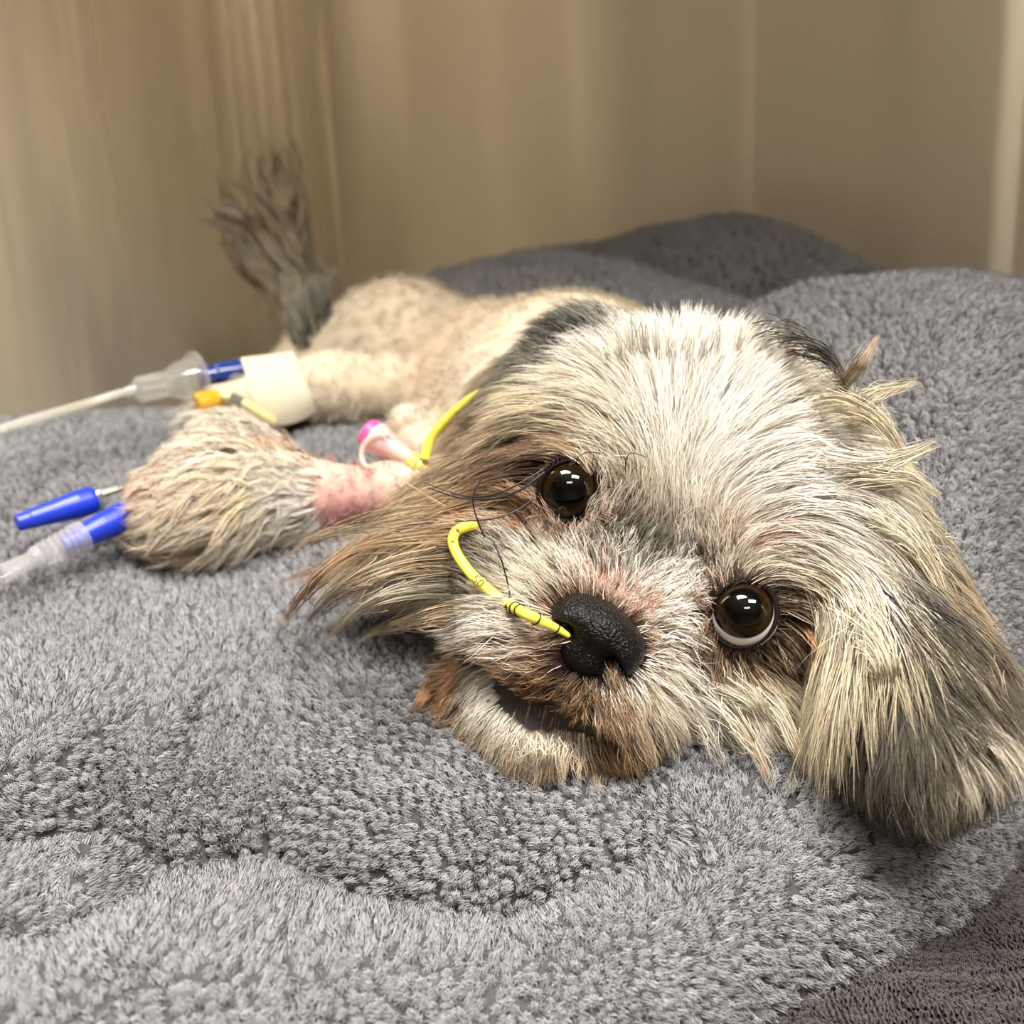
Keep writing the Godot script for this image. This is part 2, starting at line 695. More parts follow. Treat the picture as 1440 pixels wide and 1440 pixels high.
func build_blanket() -> void:
	for p in [
		[800, 1100, 0.312], [700, 1440, 0.252], [100, 1320, 0.272], [1000, 1360, 0.256], [1280, 1190, 0.278], [400, 960, 0.356], [100, 980, 0.36],
		[100, 805, 0.432], [300, 785, 0.43], [20, 700, 0.48], [160, 660, 0.50], [450, 640, 0.47], [620, 900, 0.362], [980, 1090, 0.324], [1150, 1100, 0.318], [1400, 1000, 0.33],
		[1400, 800, 0.37], [1400, 600, 0.42], [1250, 560, 0.43], [1150, 480, 0.45], [400, 1330, 0.268], [300, 1100, 0.315], [1430, 470, 0.45],
		[900, 520, 0.50], [1000, 470, 0.52], [640, 560, 0.56]]:
		tp.append(at(p[0], p[1], p[2]))
	# the sheet falls away behind, to the walls
	for p in [[-0.34, 0.09, -0.62], [-0.26, 0.09, -0.70], [-0.16, 0.1, -0.8], [-0.35, 0.06, -0.25], [0.40, 0.12, -0.45], [0.36, 0.05, -0.2]]:
		tp.append(Vector3(p[0], p[1], p[2]))
	tps_fit()
	ridges = [
		[sight_line([[-60, 606, 0.55], [80, 590, 0.56], [180, 576, 0.565], [280, 584, 0.56], [400, 620, 0.55]]), 0.05, 0.16, 0.01],
		[sight_line([[560, 420, 0.67], [620, 384, 0.66], [743, 356, 0.645], [850, 368, 0.62], [950, 400, 0.59], [1049, 450, 0.55], [1110, 500, 0.5]]), 0.05, 0.07, 0.006],
		[sight_line([[690, 380, 0.71], [760, 352, 0.71], [860, 338, 0.70], [930, 318, 0.69], [990, 309, 0.68], [1060, 311, 0.67], [1140, 338, 0.65], [1215, 382, 0.63], [1260, 430, 0.6]]), 0.04, 0.04, 0.004],
		[sight_line([[1050, 462, 0.52], [1100, 424, 0.51], [1160, 402, 0.50], [1240, 397, 0.49], [1330, 398, 0.48], [1420, 414, 0.465], [1520, 440, 0.45]]), 0.05, 0.11, 0.008],
	]
	creases = [
		[sheet_line([[-60, 1215], [0, 1186], [60, 1158], [110, 1138], [150, 1132], [185, 1150]], 0.022), 0.024, 0.034, 0.024],
		[sheet_line([[-40, 1345], [0, 1325], [60, 1288], [110, 1262], [140, 1225], [160, 1180], [170, 1150]], 0.018), 0.02, 0.024, 0.02],
		[sheet_line([[150, 1160], [185, 1200], [215, 1216], [300, 1216], [375, 1213], [430, 1232], [500, 1262], [600, 1288], [720, 1306], [860, 1312], [980, 1300]], 0.038), 0.042, 0.055, 0.030],
	]
	for q in [[-900, 2300], [300, 1720], [700, 1600], [900, 1540], [1080, 1447], [1200, 1388], [1330, 1310], [1395, 1240], [1440, 1140], [1500, 1075], [1640, 960]]:
		var d := dir_at(q[0], q[1])
		hem.append(eye_at + d * ((0.012 - eye_at.y) / d.y))
	var wn := noise(14.0, 11, 3)
	bh.resize(BNX * BNZ)
	for j in BNZ:
		for i in BNX:
			var x := BX0 + i * BS
			var z := BZ0 + j * BS
			bh[j * BNX + i] = hill(x, z) + 0.0035 * wn.get_noise_2d(x, z)
	var g := Geo.new()
	var ids := PackedInt32Array()
	ids.resize(BNX * BNZ)
	ids.fill(-1)
	for j in BNZ:
		for i in BNX:
			var p := Vector3(BX0 + i * BS, maxf(bh[j * BNX + i], -0.0035), BZ0 + j * BS)
			if bh[j * BNX + i] < -0.016: continue
			if p.y < -0.004 or not in_kennel(p, 0.006): continue
			ids[j * BNX + i] = g.v.size()
			g.v.append(p)
			g.n.append(normal_at(p.x, p.z))
			g.c.append(Color.WHITE)
	for j in BNZ - 1:
		for i in BNX - 1:
			var o := j * BNX + i
			var a := ids[o]; var b := ids[o + 1]; var c := ids[o + BNX]; var d := ids[o + BNX + 1]
			if a < 0 or b < 0 or c < 0 or d < 0: continue
			g.tri(a, b, c)
			g.tri(b, d, c)
	var cloth := mat(srgb(74, 73, 76), 0.95, 0.0, 0.2)
	cloth.cull_mode = BaseMaterial3D.CULL_DISABLED
	var o := put(g.mesh(false), "blanket", cloth, null, "large rumpled grey plush fleece blanket under the dog")
	o.set_meta("category", "blanket")
	blanket = o
	add_pile()
	build_towel()

var blanket: MeshInstance3D

# one tuft of plush: fibres that bulge outwards and curl back in at the tip
func tuft(fibres: int, wide: float, tall: float, curl: float, thick: float) -> ArrayMesh:
	var g := Geo.new()
	for f in fibres:
		var a := rng.randf() * TAU
		var r0 := sqrt(rng.randf())
		var out := Vector3(cos(a), 0, sin(a))
		var side := Vector3(-sin(a), 0, cos(a))
		var hgt := tall * rng.randf_range(0.72, 1.0) * (1.0 - 0.3 * r0 * r0)
		var twist := rng.randf_range(-0.9, 0.9)
		var tone := rng.randf_range(0.82, 1.12)
		var base := g.v.size()
		var sway := Vector3(rng.randf_range(-1, 1), 0, rng.randf_range(-1, 1)) * wide * 0.22
		for k in 4:
			var t := k / 3.0
			var rr := wide * r0 * (0.55 + 0.62 * sin(PI * (0.12 + 0.72 * t)) - curl * t * t)
			var p := out * rr + Vector3(0, hgt * t - 0.0006, 0) + side * (twist * wide * 0.5 * t * t) + sway * t
			var w := thick * (1.0 - 0.55 * t)
			var sd := side.rotated(Vector3.UP, twist)
			g.v.append(p - sd * w); g.v.append(p + sd * w)
			var nn := (out * (0.35 + 0.5 * r0) + Vector3.UP * (0.35 + 0.6 * t)).normalized()
			g.n.append((nn - sd * 0.35).normalized()); g.n.append((nn + sd * 0.35).normalized())
			var c := Color(tone, tone, tone)
			g.c.append(c); g.c.append(c)
		for k in 3:
			var o := base + k * 2
			g.tri(o, o + 1, o + 2)
			g.tri(o + 1, o + 3, o + 2)
	return g.mesh()

func add_pile() -> void:
	var m := mat(srgb(152, 152, 155), 0.9, 0.0, 0.25)
	m.vertex_color_use_as_albedo = true
	m.cull_mode = BaseMaterial3D.CULL_DISABLED
	var kinds: Array[ArrayMesh] = []
	var lists := []
	for k in 6:
		kinds.append(tuft(64, 0.0020, 0.0048, 0.62 if k < 4 else 0.2, 0.00013))
		lists.append([])
	var comb := noise(9.0, 21, 2)
	var knot := noise(22.0, 23, 2)
	var gap := 0.0034
	var rows := int(0.86 / (gap * 0.87))
	for r in rows:
		for c in int(1.06 / gap):
			var x := -0.54 + (c + 0.5 * (r % 2) + rng.randf_range(-0.38, 0.38)) * gap
			var z := -0.93 + (r + rng.randf_range(-0.3, 0.3)) * gap * 0.87
			if absf(x) > -z * 0.52 + 0.12: continue
			var y := height_at(x, z)
			if y < 0.006 or not in_kennel(Vector3(x, y, z), 0.008): continue
			var n := normal_at(x, z)
			if n.dot(eye_at - Vector3(x, y, z)) < -0.05: continue
			# steep faces need more tufts than the plan shows
			var copies := 1 + int((1.0 / maxf(n.y, 0.12) - 1.0) * 2.2 + 0.5)
			for q in copies:
				var along := ((q + 0.5) / copies - 0.5) * gap
				var flat := Vector2(n.x, n.z).normalized() * along if copies > 1 else Vector2.ZERO
				var px := x + flat.x + (rng.randf_range(-0.12, 0.12) * gap if q else 0.0)
				var pz := z + flat.y + (rng.randf_range(-0.12, 0.12) * gap if q else 0.0)
				var lean := Vector3(comb.get_noise_2d(px, pz), 0, comb.get_noise_2d(px + 7.0, pz)) * 1.5
				var up := (n + lean * 0.35 + Vector3(rng.randf_range(-0.22, 0.22), 0, rng.randf_range(-0.22, 0.22))).normalized()
				var a := rng.randf() * TAU
				var sx := up.cross(Vector3(cos(a), 0, sin(a))).normalized()
				var kn := knot.get_noise_2d(px, pz)
				var s := rng.randf_range(0.85, 1.2)
				var b := Basis(sx, up, sx.cross(up)) * Basis.from_scale(Vector3(s, s * rng.randf_range(0.85, 1.15), s))
				var k := rng.randi() % 4 if kn > -0.12 else 4 + rng.randi() % 2
				lists[k].append(Transform3D(b, Vector3(px, height_at(px, pz) - 0.0004, pz)))
	for k in 6: scatter("pile", kinds[k], m, lists[k], blanket)

func scatter(called: String, mesh: Mesh, m: Material, list: Array, parent: Node) -> void:
	var mm_ := MultiMesh.new()
	mm_.transform_format = MultiMesh.TRANSFORM_3D
	mm_.mesh = mesh
	mm_.instance_count = list.size()
	for i in list.size(): mm_.set_instance_transform(i, list[i])
	var o := MultiMeshInstance3D.new()
	o.multimesh = mm_
	o.material_override = m
	add(o, called, parent)
	o.set_meta("kind", "stuff")

func build_towel() -> void:
	var g := Geo.new()
	var wn := noise(9.0, 31, 2)
	var nx := 120
	var nz := 90
	for j in nz + 1:
		for i in nx + 1:
			var p := Vector3(-0.30 + 0.78 * i / nx, 0, -0.45 + 0.42 * j / nz)
			p.y = 0.012 + 0.006 * wn.get_noise_2d(p.x, p.z)
			g.v.append(p)
			g.n.append(Vector3.UP)
	for j in nz:
		for i in nx:
			var a := j * (nx + 1) + i
			g.tri(a, a + 1, a + nx + 1)
			g.tri(a + 1, a + nx + 2, a + nx + 1)
	var o := put(g.mesh(false), "towel", mat(srgb(44, 41, 40), 0.95, 0.0, 0.2), null, "dark grey terry towel under the right edge of the blanket")
	o.set_meta("category", "towel")
	# terry loops in wavering rows
	var lg := Geo.new()
	for q in 3:
		var pts := PackedVector3Array()
		for k in 7:
			var t := k / 6.0
			pts.append(Vector3((t - 0.5) * 0.0013 + q * 0.0002, 0.0017 * sin(PI * t) - 0.0002, (q - 1) * 0.0004 + 0.0004 * (t - 0.5)))
		tube_into(lg, pts, even(7, 0.00022), 5, Color.WHITE, false)
	var loop := lg.mesh(false)
	var list := []
	var bend := noise(26.0, 33, 2)
	for r in 240:
		for c in 190:
			var x := -0.02 + c * 0.0016 + rng.randf_range(-0.2, 0.2) * 0.0016
			var z := -0.42 + r * 0.00125 + 0.004 * bend.get_noise_2d(x, r * 0.004)
			if absf(x) > -z * 0.52 + 0.03 or x < 0.02: continue
			if height_at(x, z) > 0.022: continue
			var p := Vector3(x, 0.012 + 0.006 * wn.get_noise_2d(x, z), z)
			var b := Basis(Vector3.UP, 0.5 * bend.get_noise_2d(x + 3.0, z) * 3.0 + rng.randf_range(-0.5, 0.5)) * Basis(Vector3.RIGHT, rng.randf_range(-0.5, 0.5))
			list.append(Transform3D(b.scaled(Vector3.ONE * rng.randf_range(0.8, 1.25)), p))
	scatter("terry_loops", loop, mat(srgb(80, 74, 73), 0.8, 0.0, 0.35), list, o)


# ---------- the dog ----------
var head := Field.new()
var H := Transform3D()
var eyes: Array[Vector3] = []
var gaze: Array[Vector3] = []
var dog: MeshInstance3D
var torso := Field.new()
var skin_geo := Geo.new()
var head_tris := 0

func mm(x: float, y: float, z: float) -> Vector3:
	return Vector3(x, y, z) * 0.001

# the point on the head's surface seen at a pixel, from the exact field
func sight(x: float, y: float) -> Vector3:
	var hi := H.affine_inverse()
	var d := dir_at(x, y)
	var t := 0.24
	for k in 60:
		var v := head.d(hi * (eye_at + d * t))
		if v < 0.0003: break
		t += v * 0.8
	return eye_at + d * minf(t, 0.40)

func ball(x: float, y: float, z: float, rx: float, ry: float, rz: float, k: float) -> void:
	head.ell(Transform3D(Basis(), mm(x, y, z)), mm(rx, ry, rz), k * 0.001)

func build_dog() -> void:
	# the head's own axes: x towards the lower eye, y up the face, z out of the face
	var m := at(921, 777, 0.312)
	var z := (eye_at - m).normalized()
	var tilt := deg_to_rad(34.5)
	var x := (cr * cos(tilt) - cu * sin(tilt))
	x = (x - z * x.dot(z)).normalized()
	H = Transform3D(Basis(x, z.cross(x), z), m)
	var hi := H.affine_inverse()
	ball(-2, 23, -56, 59, 48.5, 50, 10)
	for s in [-1.0, 1.0]:
		ball(s * 27, 15, -24, 17, 13, 15, 14)
		ball(s * 39, -23, -39, 31, 31, 31, 16)
		ball(s * 13, -46, -2, 14, 11, 13, 10)
		ball(s * 32, 0, -11, 12.6, 12.6, 12.6, 6)
		ball(s * 17, -12, -16, 12, 12, 12, 10)
	ball(0, -34, -12, 27, 20, 27, 10)
	ball(-3, -65, -16, 21, 12, 20, 10)
	head.cap(mm(0, -48, -44), mm(0, -20, -85), 0.03, 0.04, 0.02)
	head.cap(mm(-8, 5, -70), hi * at(800, 600, 0.47), 0.05, 0.055, 0.02)
	# ears
	head.cap(hi * at(1170, 740, 0.350), hi * at(1222, 810, 0.346), 0.026, 0.020, 0.02)
	head.cap(hi * at(1222, 810, 0.346), hi * at(1268, 930, 0.330), 0.020, 0.018, 0.012)
	head.cap(hi * at(1268, 930, 0.330), hi * at(1305, 1045, 0.313), 0.018, 0.015, 0.012)
	head.cap(hi * at(1230, 900, 0.338), hi * at(1280, 1030, 0.322), 0.012, 0.012, 0.012)
	head.cap(hi * at(835, 520, 0.37), hi * at(750, 560, 0.385), 0.016, 0.012, 0.012)
	for e in 2:
		var c: Vector3 = at(799, 690, 0.323) if e == 0 else at(1045, 864, 0.323)
		eyes.append(c)
		var look := (eye_at - c).normalized()
		gaze.append((look + cu * (0.02 if e == 0 else 0.24) + cr * (0.02 if e == 0 else 0.0)).normalized())
		head.carve(hi * (c + look * 0.0115), hi * (c + look * 0.025), 0.0096)
	# the mouth's slit
	var lip := [[703, 940, 0.300], [725, 974, 0.298], [762, 996, 0.296], [805, 1010, 0.296], [845, 1024, 0.297]]
	for q in lip: mouth_line.append(hi * sight(q[0], q[1]))
	for q in mouth_line.size() - 1: head.carve(mouth_line[q] + mm(0, 1.8, 2.2), mouth_line[q + 1] + mm(0, 1.8, 2.2), 0.0022)
	head.fill(mm(-95, -100, -125), mm(120, 100, 32), 0.0026)
	var g := skin_geo
	head.net(g, H)
	head_tris = g.i.size() / 3
	var body := torso
	body.cap(at(800, 600, 0.47), at(690, 560, 0.55), 0.055, 0.047, 0.02)
	body.cap(at(690, 560, 0.55), at(630, 540, 0.585), 0.046, 0.038, 0.02)
	body.cap(at(630, 540, 0.585), at(565, 512, 0.60), 0.038, 0.0435, 0.02)
	body.cap(at(565, 512, 0.60), at(462, 528, 0.62), 0.0435, 0.033, 0.02)
	body.cap(at(545, 545, 0.520), at(465, 546, 0.512), 0.0178, 0.0165, 0.006)
	body.cap(at(465, 546, 0.512), at(350, 550, 0.512), 0.0160, 0.0105, 0.01)
	body.cap(at(350, 550, 0.512), at(325, 610, 0.50), 0.0105, 0.011, 0.01)
	body.cap(at(770, 640, 0.455), at(650, 605, 0.56), 0.046, 0.030, 0.015)
	body.cap(H * mm(-8, 5, -70), at(800, 600, 0.47), 0.05, 0.055, 0.02)
	# front leg and paw
	body.cap(at(700, 690, 0.405), at(560, 692, 0.415), 0.018, 0.0125, 0.012)
	body.cap(at(560, 692, 0.415), at(430, 700, 0.425), 0.0115, 0.0125, 0.008)
	body.cap(at(430, 695, 0.425), at(325, 702, 0.43), 0.013, 0.021, 0.012)
	body.cap(at(325, 702, 0.43), at(265, 720, 0.425), 0.021, 0.015, 0.012)
	body.cap(at(360, 655, 0.44), at(335, 632, 0.44), 0.013, 0.010, 0.01)
	# elbow folds under the chest
	body.cap(at(572, 592, 0.485), at(598, 630, 0.45), 0.009, 0.013, 0.006)
	# tail
	body.cap(at(440, 470, 0.635), at(405, 400, 0.655), 0.011, 0.008, 0.012)
	body.cap(at(405, 400, 0.655), at(395, 300, 0.665), 0.007, 0.004, 0.008)
	var lo := Vector3(1e3, 1e3, 1e3)
	var up := -lo
	for j in body.a.size():
		for q in [body.a[j], body.b[j]]:
			lo = lo.min(q - Vector3.ONE * 0.062)
			up = up.max(q + Vector3.ONE * 0.062)
	body.fill(lo, up, 0.005)
	body.net(g, Transform3D())
	make_nose()
	comb_all()
	comb_body(body)
	# the undercoat has the tone of the hair that grows there
	var blush := [[at(490, 725, 0.415), 0.024, lin(186, 126, 126)], [at(540, 665, 0.415), 0.012, lin(206, 166, 156)], [at(640, 560, 0.53), 0.03, lin(214, 172, 160)], [at(700, 470, 0.50), 0.03, lin(216, 188, 168)],
		[at(588, 540, 0.515), 0.01, lin(206, 160, 138)], [at(490, 540, 0.50), 0.03, lin(206, 190, 168)], [at(575, 600, 0.478), 0.016, lin(232, 222, 216)], [at(445, 470, 0.62), 0.014, lin(190, 165, 140)]]
	var hv := 0
	for q in head_tris * 3: hv = maxi(hv, g.i[q] + 1)
	for q in g.v.size():
		var c := lin(204, 191, 170)
		if q < hv:
			var p := hi * g.v[q]
			var near := nearest(guides, p, 3)
			c = (guides.c1[near[0][0]] + guides.c1[near[0][1]] + guides.c2[near[0][0]]) * 0.30
			for j in mouth_line.size() - 1:
				var ab := mouth_line[j + 1] - mouth_line[j]
				var tt := clampf((p - mouth_line[j]).dot(ab) / ab.length_squared(), 0.0, 1.0)
				var away := p - mouth_line[j] - ab * tt
				if away.length() < 0.0078: c = lin(66, 61, 58)
			var nd := nose_dist(p)
			if nd < 0.006: c = c.lerp(lin(74, 50, 42), clampf(1.3 - nd / 0.006, 0.0, 1.0))
			if nd < 0.0016: c = lin(24, 20, 19)
			for e in 2:
				if g.v[q].distance_to(eyes[e]) < 0.0150: c = lin(44, 30, 25)
		else:
			for b in blush:
				var r2: float = g.v[q].distance_squared_to(b[0]) / (b[1] * b[1])
				if r2 < 4.0: c = c.lerp(b[2], exp(-r2) * 0.9)
		g.c[q] = c
	var skin := mat(Color.WHITE, 0.75, 0.0, 0.25)
	skin.vertex_color_use_as_albedo = true
	dog = put(g.mesh(), "dog", skin, null, "small shaggy grey and cream dog with a clipped body lying on the grey blanket")
	dog.set_meta("category", "dog")
	add_eyes()
	add_nose()
	build_fur()

func add_eyes() -> void:
	for e in 2:
		var c := eyes[e]
		var r := 0.0112
		var g := Geo.new()
		var look := gaze[e]
		var sx := look.cross(Vector3.UP).normalized()
		var sy := sx.cross(look)
		var rings := 60
		var sides := 64
		for q in rings + 1:
			var th := PI * q / rings
			for s in sides:
				var ph := TAU * s / sides
				var nn := look * cos(th) + (sx * cos(ph) + sy * sin(ph)) * sin(th)
				g.v.append(c + nn * r * (1.0 + 0.05 * exp(-th * th * 2.5)))
				g.n.append(nn)
				var deg := rad_to_deg(th)
				var col := lin(5, 4, 4)
				if deg > 27: col = lin(32, 18, 11).lerp(lin(20, 12, 8), absf(sin(ph * 23.0)) * 0.6)
				if deg > 50: col = lin(10, 7, 6)
				if deg > (66 if e == 0 else 53): col = lin(214, 208, 204)
				g.c.append(col)
		for q in rings:
			for s in sides:
				var a := q * sides + s
				var b := q * sides + (s + 1) % sides
				g.tri(a, b, a + sides)
				g.tri(b, b + sides, a + sides)
		var wet := mat(Color.WHITE, 0.5, 0.0, 0.1)
		wet.vertex_color_use_as_albedo = true
		wet.clearcoat_enabled = true
		wet.clearcoat = 1.0
		wet.clearcoat_roughness = 0.02
		var eye := put(g.mesh(), "eye", wet, dog, "round dark brown eye looking up" if e else "round dark brown eye with a glint")
		var out := (eye_at - c).normalized()
		var ax := out.cross(cu).normalized() * -1.0
		var ay := out.cross(ax) * -1.0
		if ay.dot(cu) < 0.0: ay = -ay
		var pts := PackedVector3Array()
		var rad := PackedFloat32Array()
		var open := 0.0091 if e == 0 else 0.0099
		for s in 49:
			var a := TAU * s / 48
			var rr := open * (1.0 + (0.05 * cos(2.0 * (a - 0.9))))
			var flat := ax * cos(a) * rr + ay * sin(a) * rr
			pts.append(c + flat + out * sqrt(maxf(0.0119 * 0.0119 - rr * rr, 0.0)))
			rad.append(0.0007 + 0.0002 * sin(a * 2.0 + 0.7))
		var lg := Geo.new()
		tube_into(lg, pts, rad, 10, Color.WHITE, false)
		put(lg.mesh(false), "eyelid_rim", mat(srgb(20, 14, 13), 0.7, 0.0, 0.2), eye)


func make_nose() -> void:
	var f := nose
	var e := func(x: float, y: float, z: float, a: float, b: float, c: float, k: float) -> void:
		f.ell(Transform3D(Basis(), mm(x, y, z)), mm(a, b, c), k * 0.001)
	e.call(0, -27.5, 10, 13, 8.2, 11, 3)
	for s in [-1.0, 1.0]:
		e.call(s * 9.0, -30.5, 9, 6.2, 7.4, 9.5, 4)
	e.call(0, -37, 8, 8, 6.5, 9, 5)
	for s in [-1.0, 1.0]:
		f.carve(mm(s * 5.6, -33.0, 21), mm(s * 8.4, -33.8, 16), 0.0026)
		f.carve(mm(s * 8.2, -33.8, 18.5), mm(s * 12.5, -35.4, 14), 0.0011)
	e.call(0, -33, 3, 13.5, 10.5, 11, 3)
	f.carve(mm(0, -34, 20.3), mm(0, -44, 15.5), 0.0008)
	f.fill(mm(-20, -48, -8), mm(20, -16, 25), 0.0007)

func add_nose() -> void:
	var g := Geo.new()
	nose.net(g, H)
	var m := mat(srgb(16, 15, 15), 0.26, 0.0, 0.32)
	m.heightmap_enabled = true
	m.heightmap_texture = noise_tex(0.045, 41, 256, false, 1.0, FastNoiseLite.TYPE_CELLULAR)
	m.heightmap_scale = 0.07
	m.uv1_triplanar = true
	m.uv1_scale = Vector3.ONE * 85.0
	put(g.mesh(false), "nose", m, dog, "black pebbled nose")
# ---------- fur: combed from guide hairs ----------
var tones := {
	"W": lin(226, 220, 210), "C": lin(208, 197, 178), "L": lin(200, 186, 156), "T": lin(168, 146, 118), "O": lin(178, 136, 98), "B": lin(100, 76, 58),
	"D": lin(42, 32, 27), "G": lin(136, 132, 121), "K": lin(58, 57, 54), "S": lin(190, 156, 142), "Y": lin(224, 211, 180), "N": lin(20, 16, 15), "E": lin(86, 79, 68), "P": lin(212, 182, 158),
	"R": lin(186, 130, 128), "Q": lin(204, 191, 170),
}

class Guides:
	var p := PackedVector3Array()
	var t := PackedVector3Array()
	var n := PackedVector3Array()
	var l := PackedFloat32Array()
	var lift := PackedFloat32Array()
	var bend := PackedFloat32Array()
	var c1 := PackedColorArray()
	var c2 := PackedColorArray()

var guides := Guides.new()
var paw_guides := Guides.new()
var tail_guides := Guides.new()
var coat_guides := Guides.new()
var cg: Guides
var cfield: Field
var cspace := Transform3D()

# one guide hair: where it grows in view, which way it lies, its length in view, how far it stands off, how much it turns, root and tip tone
func comb(x: float, y: float, deg: float, length: float, lift: float, bend: float, c1: String, c2: String, near := 0.22) -> void:
	var hi := cspace.affine_inverse()
	var d := dir_at(x, y)
	var t := near
	var p := Vector3.ZERO
	var best := 1e9
	for k in 120:
		var q := hi * (eye_at + d * t)
		var v := cfield.probe(q).w
		if v < best:
			best = v
			p = q
		if v < 0.0002: break
		t += maxf(absf(v) * 0.7, 0.0006)
		if t > near + 0.35: break
	var g := cfield.probe(p)
	var n := Vector3(g.x, g.y, g.z)
	p -= n * g.w
	var a := deg_to_rad(deg)
	var dir := hi.basis * (cr * cos(a) + cu * sin(a))
	cg.p.append(p)
	cg.t.append(dir)
	cg.n.append(n)
	cg.l.append(length * (eye_at.distance_to(cspace * p)) / FPX)
	cg.lift.append(lift)
	cg.bend.append(deg_to_rad(bend))
	cg.c1.append(tones[c1])
	cg.c2.append(tones[c2])

func comb_all() -> void:
	cg = guides
	cfield = head
	cspace = H
	# forehead, fanning up from between the eyes
	comb(945, 700, 95, 100, .3, 0, "C", "W"); comb(930, 620, 98, 120, .45, 0, "W", "W"); comb(910, 540, 100, 90, .55, 0, "W", "W"); comb(890, 495, 105, 70, .7, 0, "W", "W")
	comb(960, 560, 85, 120, .5, -5, "W", "W"); comb(1000, 520, 75, 100, .6, -5, "W", "W"); comb(1040, 505, 68, 80, .6, 0, "W", "C"); comb(980, 640, 75, 120, .4, -10, "W", "W")
	comb(1020, 600, 62, 130, .4, -15, "W", "W"); comb(1070, 560, 50, 115, .45, -20, "W", "C"); comb(1110, 545, 40, 90, .5, -10, "C", "G"); comb(1000, 690, 65, 110, .3, -40, "W", "W")
	comb(1050, 650, 45, 140, .3, -50, "W", "W"); comb(1110, 610, 30, 130, .35, -40, "W", "C"); comb(1160, 590, 25, 90, .4, -30, "C", "C")
	comb(1040, 720, 40, 150, .25, -70, "W", "W"); comb(1100, 690, 20, 160, .3, -60, "W", "W"); comb(1170, 660, 5, 115, .35, -50, "W", "C"); comb(1230, 640, -5, 60, .4, 20, "C", "L")
	comb(1060, 770, 30, 150, .2, -80, "S", "W"); comb(1120, 750, 5, 170, .3, -70, "W", "W"); comb(1190, 730, -20, 130, .35, -50, "W", "C"); comb(1250, 700, -25, 70, .4, -40, "C", "L")
	comb(1080, 805, 10, 150, .3, -75, "C", "L"); comb(1140, 800, -20, 180, .35, -60, "W", "L"); comb(1200, 800, -48, 220, .4, -45, "W", "L"); comb(1250, 770, -50, 90, .4, -40, "C", "G")
	comb(1280, 740, -55, 60, .4, -30, "L", "G")
	# the curtain beside the lower eye
	comb(1110, 850, -35, 170, .35, -45, "B", "L"); comb(1140, 870, -50, 205, .4, -35, "T", "L"); comb(1160, 900, -62, 190, .4, -25, "L", "L"); comb(1190, 880, -65, 225, .45, -25, "L", "L")
	comb(1220, 860, -65, 225, .45, -25, "W", "L"); comb(1240, 890, -72, 175, .4, -15, "L", "L"); comb(1105, 900, -60, 100, .35, -10, "D", "B"); comb(1120, 925, -62, 110, .35, -10, "B", "O")
	# tousled edge and dark hair behind
	comb(1180, 545, 45, 60, .7, 10, "C", "G"); comb(1200, 565, 30, 60, .5, 20, "C", "L"); comb(1235, 585, 0, 50, .6, 20, "L", "L"); comb(1250, 610, -50, 55, .5, -30, "L", "L")
	comb(1270, 650, -30, 45, .5, 10, "L", "L"); comb(1290, 690, -60, 50, .45, -30, "L", "G"); comb(1090, 480, 0, 120, .3, -35, "K", "G"); comb(1150, 515, -10, 100, .3, -30, "K", "G"); comb(1060, 470, 50, 50, .5, -30, "K", "G")
	# round the lower eye and between the eyes
	comb(1020, 790, 85, 50, .2, -20, "C", "C"); comb(1000, 770, 100, 55, .2, 0, "S", "C"); comb(1045, 798, 50, 70, .2, -60, "B", "C"); comb(1080, 828, 20, 70, .2, -60, "D", "B"); comb(1000, 812, 110, 35, .2, 0, "B", "C")
	comb(960, 760, 85, 55, .2, 0, "S", "W"); comb(930, 740, 90, 60, .2, 0, "T", "C"); comb(900, 720, 80, 65, .2, 0, "T", "C"); comb(870, 745, 55, 50, .25, 0, "B", "G"); comb(865, 725, 60, 55, .25, 10, "B", "C")
	comb(900, 775, 50, 55, .25, 0, "K", "G"); comb(880, 770, 60, 45, .25, 0, "D", "G"); comb(945, 800, 50, 45, .25, 0, "G", "W"); comb(985, 800, 105, 45, .25, 0, "K", "G"); comb(960, 830, 40, 45, .3, 0, "W", "W"); comb(990, 840, 120, 30, .2, 0, "S", "B")
	comb(885, 790, 55, 45, .25, 0, "K", "G"); comb(915, 795, 55, 45, .25, 0, "K", "G"); comb(862, 762, 50, 50, .25, 0, "B", "K"); comb(930, 770, 70, 50, .25, 0, "E", "G"); comb(975, 792, 100, 42, .25, 0, "K", "G"); comb(992, 806, 110, 40, .2, 0, "K", "B"); comb(845, 775, 70, 40, .25, 0, "B", "E")
	comb(722, 938, 185, 30, .3, -20, "B", "O"); comb(755, 950, 195, 28, .3, -20, "D", "B"); comb(776, 958, 195, 28, .3, -20, "D", "B"); comb(800, 972, 210, 26, .3, -10, "D", "B"); comb(826, 986, 250, 26, .3, 0, "B", "O"); comb(715, 928, 180, 40, .3, 10, "S", "T")
	comb(815, 966, 260, 22, .2, 0, "N", "B"); comb(800, 962, 230, 25, .2, 0, "D", "B"); comb(835, 962, 290, 25, .25, 0, "D", "T")
	# muzzle, radiating from the nose
	comb(850, 790, 95, 55, .4, 0, "C", "W"); comb(820, 800, 110, 65, .4, 5, "C", "W"); comb(880, 790, 70, 55, .4, 0, "C", "W"); comb(910, 815, 50, 55, .4, 0, "W", "W"); comb(930, 845, 25, 55, .4, 0, "W", "W")
	comb(945, 880, 0, 55, .4, -10, "W", "W"); comb(945, 915, -15, 65, .4, -15, "C", "W"); comb(940, 950, -25, 85, .4, -15, "W", "W"); comb(920, 980, -35, 90, .4, -15, "W", "C"); comb(890, 995, -50, 75, .45, -10, "W", "C")
